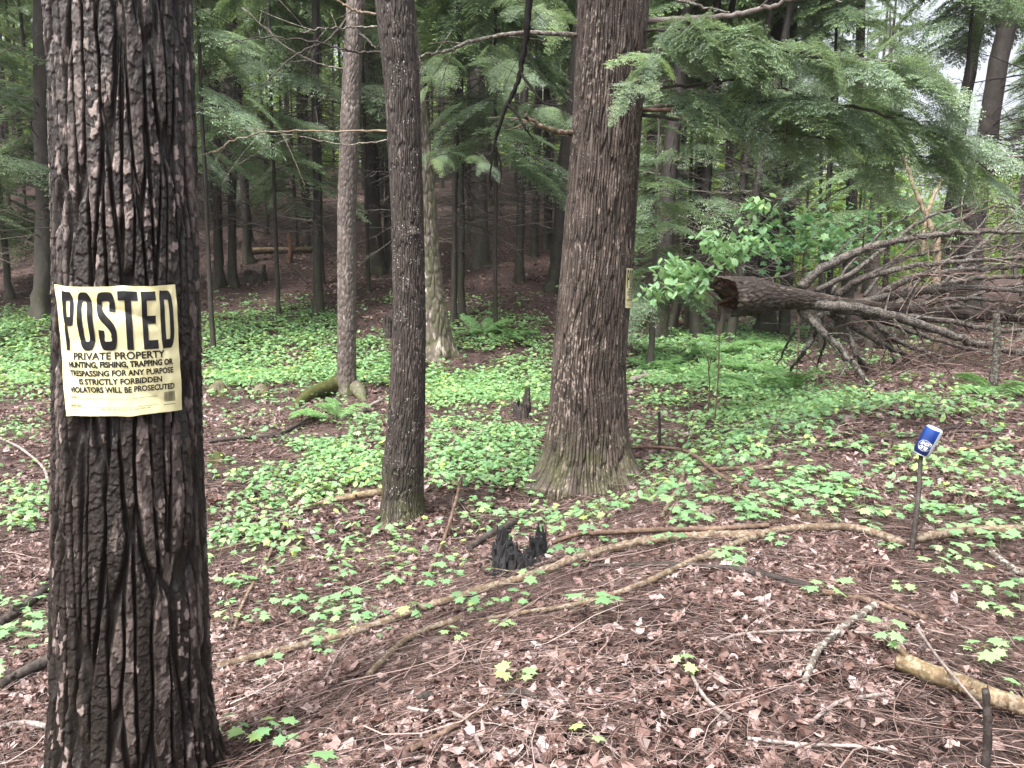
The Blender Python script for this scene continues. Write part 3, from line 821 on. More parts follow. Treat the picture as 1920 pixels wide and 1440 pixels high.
npts = 0; tries = 0
while npts < 215 and tries < 20000:
    tries += 1
    y = 15.5 + 33 * rngW.random() ** 0.85; a = rngW.uniform(-0.78, 0.82); x = a * y
    if 0.47 < a < 0.62 and y > 16: continue
    if a > 0.32 and rngW.random() < 0.6: continue
    if y < 18 and (a < -0.2 or -0.2 < a < 0.15): continue
    if any((x - ox) ** 2 + (y - oy) ** 2 < 1.25 ** 2 for ox, oy in occupied): continue
    far = y > 30
    woods_tree(x, y, rngW.uniform(0.045, 0.15), rngW.gauss(0, 0.02), rngW.random() < 0.25,
               'dark hemlock trunk among many far back in the shaded woods' if far else 'dark hemlock trunk among the many crowding the middle of the woods',
               group='hemlocks far back in the woods' if far else 'hemlocks in the middle of the woods', crown=rngW.choice([2, 4, 4, 2, 1, 5]), sc=rngW.uniform(0.8, 1.15), dead=None if not far else rngW.choice([0, 1, 2, 3]))
    npts += 1
# hemlocks close by on both sides, for crowns overhead and shade
for (x, y, r) in ((-9.5, 14.0, 0.16), (8.8, 13.5, 0.2)):
    woods_tree(x, y, r, 0, False, 'dark hemlock trunk among the many crowding the middle of the woods', group='hemlocks in the middle of the woods', crown=4 if abs(x) < 7 else 2, sc=1.15)

SC_M = [crown_geo(650 + i, 0, 6, 2.1, 26, SPRAY_MID, 0.8).mesh('crown', M['hemn']) for i in range(3)]
# low hemlock saplings with green sprays
def sapling(px, py, H, rmax, seed, label, zc=0.5, nb=34, mat='hem', templates=SPRAY_MID, D=None):
    b = at(px, py)
    if D is not None:
        q = P(px, py, D); b = np.array([q[0], D, float(ground(q[0], D))])
    t = thing('hemlock_sapling', label, 'tree', b)
    g = plain_trunk(seed, H, 0.03 + 0.006 * H, 8, 12); link('trunk', g.mesh('trunk', M['woodsg']), t)
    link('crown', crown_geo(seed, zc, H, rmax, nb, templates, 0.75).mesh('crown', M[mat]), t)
    return t
sapling(500, 440, 6.0, 1.6, 31, 'small hemlock with grey stem and low green sprays, left of the grey trunk', 1.6)
sapling(20, 560, 7.0, 2.2, 32, 'hemlock with drooping green sprays at the far left edge', 1.4, 44)
sapling(555, 470, 5.0, 1.5, 33, 'young hemlock with flat green sprays up the slope behind the thin dark trunk', 1.2, 30)
sapling(1225, 470, 4.5, 1.5, 34, 'young hemlock right of the widest trunk with pale green sprays', 1.2, 30, D=13.5)
sapling(1640, 480, 6.0, 1.6, 35, 'hemlock with drooping sprays behind the fallen tree', 2.4, 26, D=14.5)
for q, (sx, sy, sh, sr, sz) in enumerate(((395, 548, 9, 2.0, 3.2), (520, 505, 10, 2.2, 3.0), (690, 500, 10, 2.2, 3.4), (930, 480, 10, 2.2, 3.2),
                                             (1290, 500, 9, 2.2, 3.0), (1790, 512, 9, 2.0, 5.0), (1545, 505, 8, 2.0, 3.4), (160, 560, 9, 2.2, 2.4), (-60, 560, 9, 2.4, 2.2), (300, 500, 9, 2.2, 2.2))):
    bq = at(sx, sy); Dq = min(bq[1], 14.2 + (q * 7 % 5))
    qq = P(sx, sy, Dq); t = woods_tree(qq[0], Dq, 0.045, 0, False, 'slender hemlock with low light green boughs among the many crowding the middle of the woods', group='slender low boughed hemlocks', crown=2, dead=q % 4, sc=.8)
    t.children[1].data = SC_M[q % 3]; t.children[1].scale = (sr / 2.1,) * 3; t.children[1].location = (0, 0, sz)
# boughs reaching into view on dim trees in the middle
bJ = at(866, 596)
tJ = thing('hemlock_tree', 'hemlock with bright layered sprays between the slim trunk and the widest trunk', 'tree', bJ)
gj = plain_trunk(555, 13, 0.07, 12, 24); link('trunk', gj.mesh('trunk', M['woods']), tJ)
link('crown', CROWN_HI[1], tJ, (0, 0, 6.0))
DJ = bJ[1]
def bj(pts, seed, n, size): bough(tJ, bJ, [P(a, b, DJ - d) for a, b, d in pts], 0.016, seed, n, SPRAY_MID, size, 'hemn', 1.1, 0.25)
bj([(862, 60, 0), (900, 90, 1.5), (940, 120, 3), (985, 150, 4)], 41, 16, 0.8)
bj([(864, 80, 0), (840, 100, 1.5), (820, 130, 3), (800, 160, 4)], 42, 14, 0.75)
bj([(864, 290, 0), (850, 285, 1.5), (830, 290, 3), (800, 296, 4)], 43, 12, 0.55)
bj([(866, 280, 0), (890, 285, 1.5), (905, 295, 3), (920, 308, 4)], 44, 10, 0.5)
bj([(864, -20, 0), (920, -10, 1.5), (1000, 10, 3), (1050, 40, 4)], 45, 14, 0.9)
bj([(866, 190, 0), (950, 190, 1), (1020, 200, 2), (1075, 220, 2.5)], 46, 12, 0.8)
d_ = link('dead_branches', dead_geo(777, 1.8, 4.6, 60, .7, 2.6, .012, 12).mesh('dead_branches', M['dead']), tJ); tag(d_, kind='stuff')

# far bright woods that close the view
rng = np.random.default_rng(77)
g = Geo()
NCL = 2400
cy = rng.uniform(50, 85, NCL); cx = cy * rng.uniform(-1.0, 1.0, NCL); cz = ground(cx, cy) + (0.3 + 9.5 * rng.random(NCL) ** 1.2) * np.where(cx / cy > 0.33, np.where((cx / cy > .49) & (cx / cy < .6), .6, .9), 1.0)
per = 85
pts = np.repeat(np.stack([cx, cy, cz], 1), per, 0) + rng.normal(0, 1, (NCL * per, 3)) * np.array([1.3, 1.3, 0.75])
V, F = leaflets(pts, rng.normal(0, 1, pts.shape) + (0, 0, -0.3), rng.normal(0, 0.6, pts.shape) + (0, -0.3, 1), rng.uniform(0.22, 0.5, len(pts)), rng.uniform(0.14, 0.28, len(pts)))
g.add(V, F, np.repeat(np.clip(np.repeat(rng.random(NCL), per) * 0.7 + rng.normal(0.1, 0.15, len(pts)), 0, 1), 4))
A = []; rA = []
for i in range(130):
    y = rng.uniform(50, 80); x = y * rng.uniform(-0.9, 0.9); z = float(ground(x, y)); s = np.linspace(0, 1, 4)
    A.append(np.stack([x + rng.normal(0, .3) * s, y + 0 * s, z - .3 + (15 if x / y < .33 else 6) * s], -1)); rA.append(rng.uniform(0.1, 0.22) * (1 - 0.6 * s))
wd = tag(link('distant_woods', g.mesh('distant_woods', M['decid'])), 'bright green leafy woods glimpsed far behind the dark trunks', 'woods', kind='stuff')
V, F = tubes(np.array(A), np.array(rA), 7); g2 = Geo(); g2.add(V, F)
tw = link('trunks', g2.mesh('trunks', M['woods']), wd); tag(tw, kind='stuff')

# ------------------------------------------------------------------ poster
def text_geo(body, bold=0.02):
    cu = bpy.data.curves.new('txt', 'FONT'); cu.body = body; cu.offset = bold; cu.resolution_u = 4
    ob = bpy.data.objects.new('txt', cu); COL.objects.link(ob)
    dg = bpy.context.evaluated_depsgraph_get(); ev = ob.evaluated_get(dg); me = ev.to_mesh()
    V = np.array([v.co[:] for v in me.vertices]); F = [tuple(p.vertices) for p in me.polygons]
    ev.to_mesh_clear(); bpy.data.objects.remove(ob); bpy.data.curves.remove(cu)
    return V, F
def fit(V, x0, x1, y0, y1):
    mn, mx = V.min(0), V.max(0); o = V.copy()
    o[:, 0] = x0 + (V[:, 0] - mn[0]) / (mx[0] - mn[0]) * (x1 - x0)
    o[:, 1] = y0 + (V[:, 1] - mn[1]) / (mx[1] - mn[1]) * (y1 - y0)
    o[:, 2] = 0
    return o
def strip(C, wv, wh, closed):
    C = np.asarray(C, float); n = len(C)
    t = (np.roll(C, -1, 0) - np.roll(C, 1, 0)) if closed else np.gradient(C, axis=0)
    t = norm(t); nr = np.stack([-t[:, 1], t[:, 0]], 1)
    w = np.sqrt((nr[:, :1] * wv) ** 2 + (nr[:, 1:] * wh) ** 2)
    A = C + nr * w / 2; B = C - nr * w / 2
    V = np.concatenate([A, B]); F = [(i, (i + 1) % n, n + (i + 1) % n, n + i) for i in range(n if closed else n - 1)]
    return np.c_[V, np.zeros(len(V))], F
def rrect(x0, x1, y0, y1, rad, sq_left=False, n=8):
    pts = []
    for (cx, cy, a0, sq) in ((x1 - rad, y1 - rad, 0, False), (x0 + rad, y1 - rad, 90, sq_left), (x0 + rad, y0 + rad, 180, sq_left), (x1 - rad, y0 + rad, 270, False)):
        if sq:
            pts.append((x0 if a0 in (90, 180) else x1, y1 if a0 in (0, 90) else y0)); continue
        for i in range(n + 1):
            a = R(a0 + 90 * i / n); pts.append((cx + rad * math.cos(a), cy + rad * math.sin(a)))
    out = []
    for i in range(len(pts)):
        p, q = np.array(pts[i]), np.array(pts[(i + 1) % len(pts)])
        m = max(1, int(np.linalg.norm(q - p) / 0.06))
        for j in range(m): out.append(p + (q - p) * j / m)
    return out
def rect(x0, x1, y0, y1, z=0.0):
    return np.array([(x0, y0, z), (x1, y0, z), (x1, y1, z), (x0, y1, z)]), [(0, 1, 2, 3)]
def glyph(ch):
    """unit-box heavy condensed capitals (w 1, h 1)"""
    wv, wh = 0.33, 0.155
    a, b = wv / 2, wh / 2
    if ch == 'O': return [strip(rrect(a, 1 - a, b, 1 - b, 0.26), wv, wh, True)]
    if ch == 'D': return [strip(rrect(a, 1 - a, b, 1 - b, 0.24, True), wv, wh, True)]
    if ch == 'P': return [strip(rrect(a, 1 - a, 0.42 + b, 1 - b, 0.2, True), wv, wh, True), rect(0, wv, 0, 0.42)]
    if ch == 'T': return [rect(0, 1, 1 - wh, 1), rect(0.5 - wv / 2, 0.5 + wv / 2, 0, 1 - wh)]
    if ch == 'E': return [rect(0, wv + .02, 0, 1), rect(wv + .02, 1, 1 - wh, 1), rect(wv + .02, 0.92, 0.44, 0.58), rect(wv + .02, 1, 0, wh)]
    if ch == 'S':
        pts = [(1 - a, 0.66), (1 - a, 0.80), (0.74, 1 - b - .015), (0.5, 1 - b), (0.26, 1 - b - .015), (a, 0.82), (a, 0.70), (0.3, 0.585), (0.7, 0.42), (1 - a, 0.31), (1 - a, 0.19), (0.74, b + .015), (0.5, b), (0.26, b + .015), (a, 0.2), (a, 0.35)]
        C = catmull(np.c_[pts, np.zeros(len(pts))], 90)[:, :2]
        return [strip(C, wv, wh, False)]
PAR = []                                     # (V, F) pieces in unit poster coordinates (u right, v up)
cells_ = [('P', .055, .168), ('O', .195, .325), ('S', .358, .492), ('T', .515, .660), ('E', .687, .805), ('D', .835, .955)]
for ch, x0, x1 in cells_:
    for V, F in glyph(ch):
        V = V.copy(); V[:, 0] = x0 + V[:, 0] * (x1 - x0); V[:, 1] = 0.512 + V[:, 1] * 0.447
        PAR.append((V, F))
for s, x0, x1, y0, y1, bold in (('PRIVATE PROPERTY', .135, .855, .440, .498, .018), ('HUNTING, FISHING, TRAPPING OR', .075, .925, .370, .427, .03), ('TRESPASSING FOR ANY PURPOSE', .075, .925, .312, .359, .022),
                         ('IS STRICTLY FORBIDDEN', .165, .815, .247, .294, .022), ('VIOLATORS WILL BE PROSECUTED', .075, .925, .183, .230, .022), ('Name', .075, .14, .140, .166, .0), ('Address', .075, .175, .073, .099, .0)):
    V, F = text_geo(s, bold * 1.5); PAR.append((fit(V, x0, x1, y0, y1), F))
PAR.append(rect(.145, .775, .1345, .1370)); PAR.append(rect(.18, .775, .0665, .0690))
rb = random.Random(4); xb = .825
while xb < .925:
    w = rb.choice([.002, .003, .005]); PAR.append(rect(xb, xb + w, .085, .165)); xb += w + rb.choice([.002, .003, .005])
xb = .10
while xb < .70:
    w = rb.uniform(.01, .04); PAR.append(rect(xb, xb + w, .050, .0535)); xb += w + .012
PAR.append(rect(.82, .925, .060, .064))
def lettering_mesh():
    bm = bmesh.new()
    for V, F in PAR:
        vs = [bm.verts.new(v) for v in V]
        for f in F:
            try: bm.faces.new([vs[i] for i in f])
            except ValueError: pass
    for i in range(1, 90):
        bmesh.ops.bisect_plane(bm, geom=bm.verts[:] + bm.edges[:] + bm.faces[:], plane_co=(i / 90, 0, 0), plane_no=(1, 0, 0))
    for i in range(1, 70):
        bmesh.ops.bisect_plane(bm, geom=bm.verts[:] + bm.edges[:] + bm.faces[:], plane_co=(0, i / 70, 0), plane_no=(0, 1, 0))
    bm.verts.index_update()
    V = np.array([v.co[:] for v in bm.verts]); F = [tuple(v.index for v in f.verts) for f in bm.faces]
    bm.free()
    return V, F
LET = lettering_mesh()
k = NT('poster_paper'); vv = k.obj()
pc = k.mix(k.ramp(k.noise(vv, 9, 4), [(0.45, (0, 0, 0)), (0.8, (0.8, 0.8, 0.8))]), (0.80, 0.755, 0.45), (0.76, 0.65, 0.28))
M['paper'] = k.fin(pc, 0.24, 0.6, None, 0.12, (0.8, 0.75, 0.4))
k = NT('poster_ink'); M['ink'] = k.fin((0.012, 0.012, 0.013), 0.3, 0.5)

def poster(center, rad, phi0, face, size, zc, label, seed, wrinkle=1.0, base=None):
    """wrapped on a trunk: center (x,y), rad, face = world angle of the poster middle, size = (arc w, h)"""
    W, H = size; half = W / 2 / rad
    def surf(u, v, lift=0.0):
        ph = (u - 0.5) * 2 * half
        wr = 0.006 * (fbm(u * 5 + seed, v * 4, seed) - 0.3) + 0.005 * np.abs(np.sin(7.5 * (u * 0.6 + v) + 2.5 * vnoise(u * 3, v * 3, seed + 1))) * ss(0, 0.2, u) * ss(1.0, .6, u) + 0.0022 * (vnoise(u * 16, v * 12, seed + 4) - .5)
        wr = wr * wrinkle
        wr = wr + 0.004 * np.clip((0.16 - u) / 0.16, 0, 1) ** 2 * ss(0.65, 1.0, v) + 0.002 * np.clip((0.1 - u) / 0.1, 0, 1) ** 2
        edge = 0.004 * (vnoise(u * 9, 3.0 + 0 * u, seed + 8) - 0.5) + 0.010 * (u - 0.5) ** 2 * (v > 0.5)
        rr = rad + wr + lift
        A = face + ph                                     # angle measured clockwise seen from above -> right on picture
        return np.stack([center[0] + rr * np.cos(A), center[1] + rr * np.sin(A), zc + (v - 0.5) * H + edge * (v - 0.5) * 2], -1)
    base = surf(np.array([.5]), np.array([0.0]))[0]
    t = thing('poster', label, 'poster', base)
    nu, nv = 170, 150
    U, Vv = np.meshgrid(np.linspace(0, 1, nu), np.linspace(0, 1, nv))
    S = surf(U.ravel(), Vv.ravel()) - base
    i = np.arange(nu * nv).reshape(nv, nu)
    F = np.stack([i[:-1, :-1], i[:-1, 1:], i[1:, 1:], i[1:, :-1]], -1).reshape(-1, 4)
    B = surf(U.ravel(), Vv.ravel(), -0.0006) - base
    g = Geo(); g.add(S, F); g.add(B, F[:, ::-1])
    link('paper', g.mesh('paper', M['paper']), t)
    V, Fl = LET
    Lv = surf(V[:, 0], V[:, 1], 0.0012) - base
    me = bpy.data.meshes.new('lettering'); me.from_pydata(Lv.tolist(), [], Fl); me.materials.append(M['ink'])
    link('lettering', me, t)
    gs = Geo()
    return t
camang = math.atan2(-baseA[1], -baseA[0])          # direction from the trunk towards the camera
zs = (P(218, 535, 1.76)[2] + P(218, 780, 1.76)[2]) / 2
zcs = P(218, 658, 1.76)
# centre of trunk at poster height
cxA = float(np.interp(zcs[2], [l[0] for l in sorted(edges_to_line(rowsA, TA_D)[0])], [l[1] for l in sorted(edges_to_line(rowsA, TA_D)[0])]))
poster((cxA, TA_D), 0.170, 0, camang - R(6.5), (0.262, 0.285), zcs[2], 'creased yellow no-trespassing poster facing out on the nearest dark trunk', 3)
zc2 = P(1172, 540, DC)[2]
rowsCL, rowsCR = edges_to_line(rowsC, DC)
cxC = float(np.interp(zc2, [l[0] for l in sorted(rowsCL)], [l[1] for l in sorted(rowsCL)]))
rC = float(np.interp(zc2, [l[0] for l in sorted(rowsCR)], [l[1] for l in sorted(rowsCR)]))
camC = math.atan2(-bC[1], -bC[0])
poster((cxC, DC), rC + 0.012, 0, camC + R(82), (0.285, 0.285), zc2, 'yellow poster seen almost edge-on, wrapped round the side of the widest trunk', 5, 0.5)

# ------------------------------------------------------------------ fallen tree
def blog(u, z): return bark_plates(u, z, 0.2, 0.045, 0.10, 0.014, 131, flake=0.004, fw=0.03)
F0 = 8.3
axisL = np.array([P(1352, 556, F0), P(1430, 556, F0 + .1), P(1520, 563, F0 + .3), P(1650, 577, F0 + .7), P(1800, 590, F0 + 1.3), P(1960, 600, F0 + 1.9), P(2200, 612, F0 + 3.2)])
C = catmull(axisL, 170); rad = np.interp(np.linspace(0, 1, 170), [0, .13, .25, .42, 1], [0.215, 0.205, 0.125, 0.065, 0.03])
baseF = np.array([axisL[0][0], axisL[0][1], float(ground(axisL[0][0], axisL[0][1]))])
tF = thing('fallen_tree', 'fallen broken trunk propped above the ground on its own bare limbs', 'fallen tree', baseF)
nu = 120; th = np.arange(nu) / nu * 2 * math.pi
t_ = norm(np.gradient(C, axis=0)); n1 = norm(np.cross(t_, np.array([0, 0, 1.0]))); n2 = np.cross(n1, t_)
sl = np.concatenate([[0], np.cumsum(np.linalg.norm(np.diff(C, axis=0), axis=1))])
Ug, Sg = np.meshgrid(np.arange(nu) / nu, sl)
d, t = blog(Ug, Sg)
rr = rad[:, None] * (1 + 0.05 * np.cos(2 * th + 1)[None]) + d
V = C[:, None, :] + rr[..., None] * (np.cos(th)[None, :, None] * n1[:, None, :] + np.sin(th)[None, :, None] * n2[:, None, :])
# jagged broken end: first ring pushed out along the axis by noise
jag = 0.30 * (vnoise(np.arange(nu) / nu * 14, np.zeros(nu), 8, 14) - 0.5) - 0.10 * np.sin(th - 0.5)
for r_ in range(5):
    V[r_] += t_[r_] * ((jag + .13) * (1 - r_ / 5))[:, None]
i = np.arange(len(C) * nu).reshape(len(C), nu); i2 = np.roll(i, -1, 1)
F = np.stack([i[:-1], i[1:], i2[1:], i2[:-1]], -1).reshape(-1, 4)
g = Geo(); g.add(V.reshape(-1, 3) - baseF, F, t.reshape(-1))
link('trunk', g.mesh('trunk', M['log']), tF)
# broken wood at the end
g = Geo(); rng = np.random.default_rng(6)
m = 9; ring = []
for q in range(m + 1):
    f = q / m
    ring.append(C[0] + (V[0] - C[0]) * (1 - f) * 0.985 + t_[0] * (0.05 + 0.10 * (1 - (1 - f) ** 2) + 0.09 * (rng.random(nu) - 0.5) * np.sin(math.pi * min(1, f * 1.6)))[:, None])
Rg = np.array(ring); i = np.arange((m + 1) * nu).reshape(m + 1, nu); i2 = np.roll(i, -1, 1)
F = np.stack([i[:-1], i[1:], i2[1:], i2[:-1]], -1).reshape(-1, 4)
g.add(Rg.reshape(-1, 3) - baseF, F)
link('broken_end', g.mesh('broken_end', M['splint']), tF)
FB = [  # pts (px, py, dD), r0, r1, twigs
    ([(1500, 540, .2), (1540, 505, .1), (1600, 475, 0), (1660, 456, 0), (1760, 440, 0), (1850, 433, .1), (1960, 438, .3)], .058, .018, 8),
    ([(1570, 555, .3), (1610, 525, .1), (1660, 510, 0), (1740, 496, 0), (1850, 487, 0), (1960, 480, .2)], .045, .016, 8),
    ([(1640, 560, .5), (1700, 525, .2), (1790, 508, .1), (1870, 502, .1), (1980, 497, .3)], .045, .018, 7),
    ([(1510, 570, -.05), (1600, 578, -.3), (1700, 600, -.5), (1800, 635, -.7), (1880, 655, -.8), (1990, 672, -.9)], .062, .026, 8),
    ([(1500, 580, 0), (1535, 615, -.2), (1580, 660, -.4), (1638, 728, -.7)], .05, .022, 4),
    ([(1580, 590, .2), (1597, 640, .1), (1612, 675, 0), (1628, 700, 0)], .035, .02, 3),
    ([(1540, 590, .4), (1525, 630, .7), (1500, 670, .9), (1478, 700, 1.0)], .04, .015, 5),
    ([(1510, 590, .2), (1480, 640, .4), (1455, 690, .5)], .022, .008, 5),
    ([(1620, 590, .2), (1670, 630, 0), (1720, 655, -.1), (1770, 672, -.1)], .045, .02, 5),
    ([(1650, 600, .3), (1740, 632, .1), (1820, 655, 0), (1900, 675, 0), (1990, 700, 0)], .03, .012, 6),
    ([(1530, 545, .4), (1600, 510, .6), (1660, 465, .8), (1735, 410, 1.0), (1810, 385, 1.1), (1930, 362, 1.2)], .035, .010, 8),
    ([(1680, 570, .8), (1760, 535, .9), (1850, 520, 1.0), (1960, 515, 1.2)], .05, .02, 8),
    ([(1700, 575, .8), (1790, 560, .8), (1870, 563, .8), (1970, 570, .8)], .035, .015, 8),
    ([(1740, 580, 1.0), (1830, 470, .9), (1900, 400, .9), (1960, 350, .9)], .03, .008, 8),
    ([(1720, 585, .9), (1800, 500, 1.2), (1860, 440, 1.4), (1930, 405, 1.5)], .028, .010, 8),
    ([(1760, 590, 1.1), (1850, 545, .8), (1930, 530, .6), (1990, 525, .6)], .03, .012, 8),
    ([(1770, 590, 1.1), (1840, 600, .9), (1900, 606, .8), (1980, 612, .8)], .03, .015, 6),
    ([(1500, 545, .4), (1545, 500, .8), (1590, 455, 1.1), (1635, 420, 1.3)], .018, .005, 6),
    ([(1620, 555, .7), (1665, 500, .9), (1720, 450, 1.0), (1780, 415, 1.0), (1870, 385, 1.0)], .022, .006, 8),
    ([(1690, 565, .8), (1755, 500, .6), (1840, 470, .5), (1940, 455, .4)], .022, .008, 8),
    ([(1560, 580, .1), (1650, 590, -.1), (1760, 600, -.2), (1860, 618, -.3), (1980, 625, -.3)], .045, .018, 8),
    ([(1600, 570, .4), (1700, 550, .3), (1800, 540, .2), (1900, 545, .1), (1990, 545, .1)], .05, .02, 8),
    ([(1550, 585, .2), (1620, 625, .1), (1690, 665, 0), (1735, 700, -.1)], .04, .015, 6),
    ([(1530, 590, .5), (1545, 640, .6), (1530, 690, .6)], .03, .012, 4),
    ([(1640, 590, .5), (1665, 640, .5), (1680, 690, .4)], .03, .012, 4),
    ([(1560, 550, .6), (1590, 500, .9), (1660, 430, 1.2), (1720, 395, 1.3)], .022, .006, 8),
    ([(1580, 550, .7), (1680, 490, 1.0), (1790, 465, 1.2), (1900, 462, 1.3)], .03, .010, 8),
    ([(1650, 570, .9), (1750, 505, 1.2), (1840, 420, 1.4), (1900, 345, 1.5)], .024, .006, 8),
    ([(1620, 570, .9), (1740, 545, 1.1), (1850, 500, 1.1), (1960, 430, 1.1)], .03, .010, 8),
    ([(1700, 590, .6), (1800, 575, .5), (1900, 590, .4), (1990, 585, .4)], .026, .01, 8),
]
for n_, (pts, r0, r1, tw) in enumerate(FB):
    branch(tF, baseF, [P(a, b, F0 + .3 + dd + 0.002 * (a - 1500)) if b < 690 else at(a, b) for a, b, dd in pts], r0, r1 * 1.1, 'limb', 'limb', tw + 4, 200 + n_, 0.012, 9)
# brush of fine dry twigs hanging under and behind the limbs
rng = np.random.default_rng(8); A = []; rA = []
for q in range(1900):
    a = rng.uniform(1490, 2050); D = F0 + rng.uniform(-0.6, 2.4)
    low = rng.random() < 0.72
    py = rng.uniform(640, 735) if low else rng.uniform(380, 640)
    if not low and a < 1620 + (640 - py) * 0.4: continue
    if low and py < 735 - (a - 1490) * .25: continue
    p0 = P(a, py, D); gz = float(ground(p0[0], p0[1]))
    if p0[2] < gz + 0.02: p0[2] = gz + rng.uniform(0.01, 0.2)
    dr = norm(np.array([rng.normal(0.5, 0.7), rng.normal(0, 0.6), rng.normal(-0.02 if low else .3, 0.35)])); l = rng.uniform(0.25, 1.0)
    s = np.linspace(0, 1, 5)
    pt = p0 + dr * (l * s[:, None]) + np.array([0, 0, -1]) * (rng.uniform(0, .4) * l * s ** 2)[:, None]
    pt[:, 2] = np.maximum(pt[:, 2], ground(pt[:, 0], pt[:, 1]) + 0.01)
    A.append(pt); rA.append(rng.uniform(0.002, 0.005) * (1 - 0.6 * s))
V, F = tubes(np.array(A), np.array(rA), 4); g = Geo(); g.add(V - baseF, F, np.repeat(rng.random(len(A)) ** 1.6 * .8, 20))
br = link('dry_brush', g.mesh('dry_brush', M['twig']), tF); tag(br, kind='stuff')

# pale dead sapling behind the limbs
pb = at(1758, 560); D = F0 + 2.0
bS = P(1760, 560, D); bS[2] = float(ground(bS[0], D))
tS = thing('dead_sapling', 'pale bare straw coloured dead stem forking above the fallen trunk', 'dead tree', bS)
branch(tS, bS, [bS + (0, 0, -.05), P(1757, 470, D), P(1750, 440, D), P(1735, 400, D), P(1712, 345, D), P(1693, 288, D)], .055, .018, 'straw', 'stem', 3, 61)
branch(tS, bS, [P(1737, 402, D), P(1755, 360, D), P(1780, 318, D)], .025, .010, 'straw', 'branch', 4, 62)
branch(tS, bS, [P(1730, 480, D), P(1733, 430, D), P(1741, 405, D)], .025, .015, 'straw', 'branch', 2, 63)

# ------------------------------------------------------------------ sticks on the floor
def stick(name, label, pts, w0, w1, mat, cat='branch', lift=0.0, seed=0, group=None, knots=2, twigs=0, fixed=None, kids=()):
    W = []
    for a in pts:
        p = at(a[0], a[1]); W.append(p)
    W = np.array(W)
    d0, d1 = W[0][1], W[-1][1]
    r0, r1 = w0 / 2 / FPX * d0, w1 / 2 / FPX * d1
    rad = np.linspace(r0, r1, len(W))
    W[:, 2] += rad * 0.8 + lift + 0.034
    for i_, a in enumerate(pts):
        if len(a) > 2: W[i_, 2] += a[2]
    base = W[0].copy()
    g = Geo()
    n = max(16, 9 * len(pts))
    Cc = tube(g, W - base, rad, n * 2, 10, r0 * (.12 if r0 < .017 else .02), seed, 0.5, True, 0.13 if r0 < .017 else .045); n = n * 2
    rng = np.random.default_rng(seed + 3)
    for _ in range(knots):
        k_ = rng.integers(2, n - 2); s = np.linspace(0, 1, 3)
        dd = norm(rng.normal(0, 1, 3) + (0, 0, .8)); rk = r0 * 0.45
        tube(g, Cc[k_] + dd * (s[:, None] * (r0 * 2.2)), [rk, rk * .6], 4, 6, seed=seed)
    for _ in range(twigs):
        k_ = rng.integers(2, n - 2); l = rng.uniform(.08, .3); s = np.linspace(0, 1, 4)
        t = norm(Cc[k_ + 1] - Cc[k_ - 1]); dd = norm(t * rng.choice([-1, 1]) + rng.normal(0, .6, 3) * (1, 1, .3) + (0, 0, .1))
        tube(g, Cc[k_] + dd * (s[:, None] * l), [r0 * .3, r0 * .12], 6, 5, seed=seed)
    for kp, kw in kids:
        q = np.array([at(a[0], a[1]) + (0, 0, kw / 2 / FPX * 3 + lift) for a in kp]) - base
        tube(g, q, [kw / 2 / FPX * d0, kw / 3 / FPX * d0], 8 * len(kp), 8, seed=seed + 1, rough=.1)
    o = link(name, g.mesh(name, M[mat]), None, base)
    return tag(o, label, cat, group)

stick('fallen_branch', 'long tan mossy branch curving across the litter past the charred stump', [(408, 1272), (480, 1252), (560, 1233), (640, 1212), (700, 1195), (790, 1161), (880, 1133), (1000, 1097), (1100, 1062), (1200, 1037), (1300, 1026), (1400, 1026), (1445, 1022)], 16, 19, 'tan', seed=1, knots=9, twigs=9)
stick('fallen_branch', 'smooth brown branch with a thicker bowed end reaching towards the can stick', [(915, 1180), (990, 1168), (1060, 1160), (1140, 1140), (1210, 1115), (1300, 1072), (1400, 1032), (1470, 1012), (1580, 1008), (1640, 1020), (1692, 1042)], 7, 18, 'tan', seed=2, knots=7, twigs=6)
stick('fallen_branch', 'thin dark brown branch lying just above the long tan branch', [(1035, 1040), (1080, 1025), (1130, 1023), (1250, 1019), (1350, 1018), (1440, 1012)], 9, 11, 'brown', seed=3, lift=.02, twigs=2)
stick('fallen_branch', 'brown branch arching from the big trunk base down to the bowed branch', [(1085, 925), (1130, 893, .05), (1180, 872, .10), (1280, 870, .06), (1350, 905), (1440, 955), (1545, 1002)], 6, 12, 'brown', seed=4, twigs=3)
stick('fallen_branch', 'short forked brown piece dipping beside the big trunk roots', [(1275, 876), (1280, 905), (1262, 945), (1240, 985)], 8, 9, 'tan', seed=5)
stick('fallen_branch', 'thick tan branch to the right of the can stick', [(1716, 1032), (1760, 1024), (1820, 1016), (1900, 1013), (1960, 1008)], 20, 18, 'tan', seed=6, knots=3)
stick('fallen_branch', 'dark wet branch with a pale broken tip on the right litter', [(1110, 1078), (1200, 1078), (1280, 1080), (1400, 1092), (1520, 1124)], 7, 15, 'darkst', seed=7, twigs=2)
stick('fallen_branch', 'pale brown bare stick continuing the dark wet branch', [(1540, 1132), (1600, 1143), (1660, 1160), (1735, 1184)], 13, 12, 'brown', seed=8)
stick('fallen_branch', 'orange brown curved stick with a grey band below the long branch', [(690, 1292), (720, 1260), (760, 1222), (800, 1202), (870, 1178)], 13, 13, 'tan', seed=9)
stick('fallen_branch', 'straight brown stick pointing out of the bottom edge', [(770, 1440), (830, 1405), (890, 1370), (945, 1338)], 13, 10, 'brown', seed=10)
stick('fallen_branch', 'pale grey forked twig ending at the bottom edge', [(765, 1352), (800, 1360), (845, 1364), (880, 1388), (905, 1442)], 7, 9, 'greyst', seed=11)
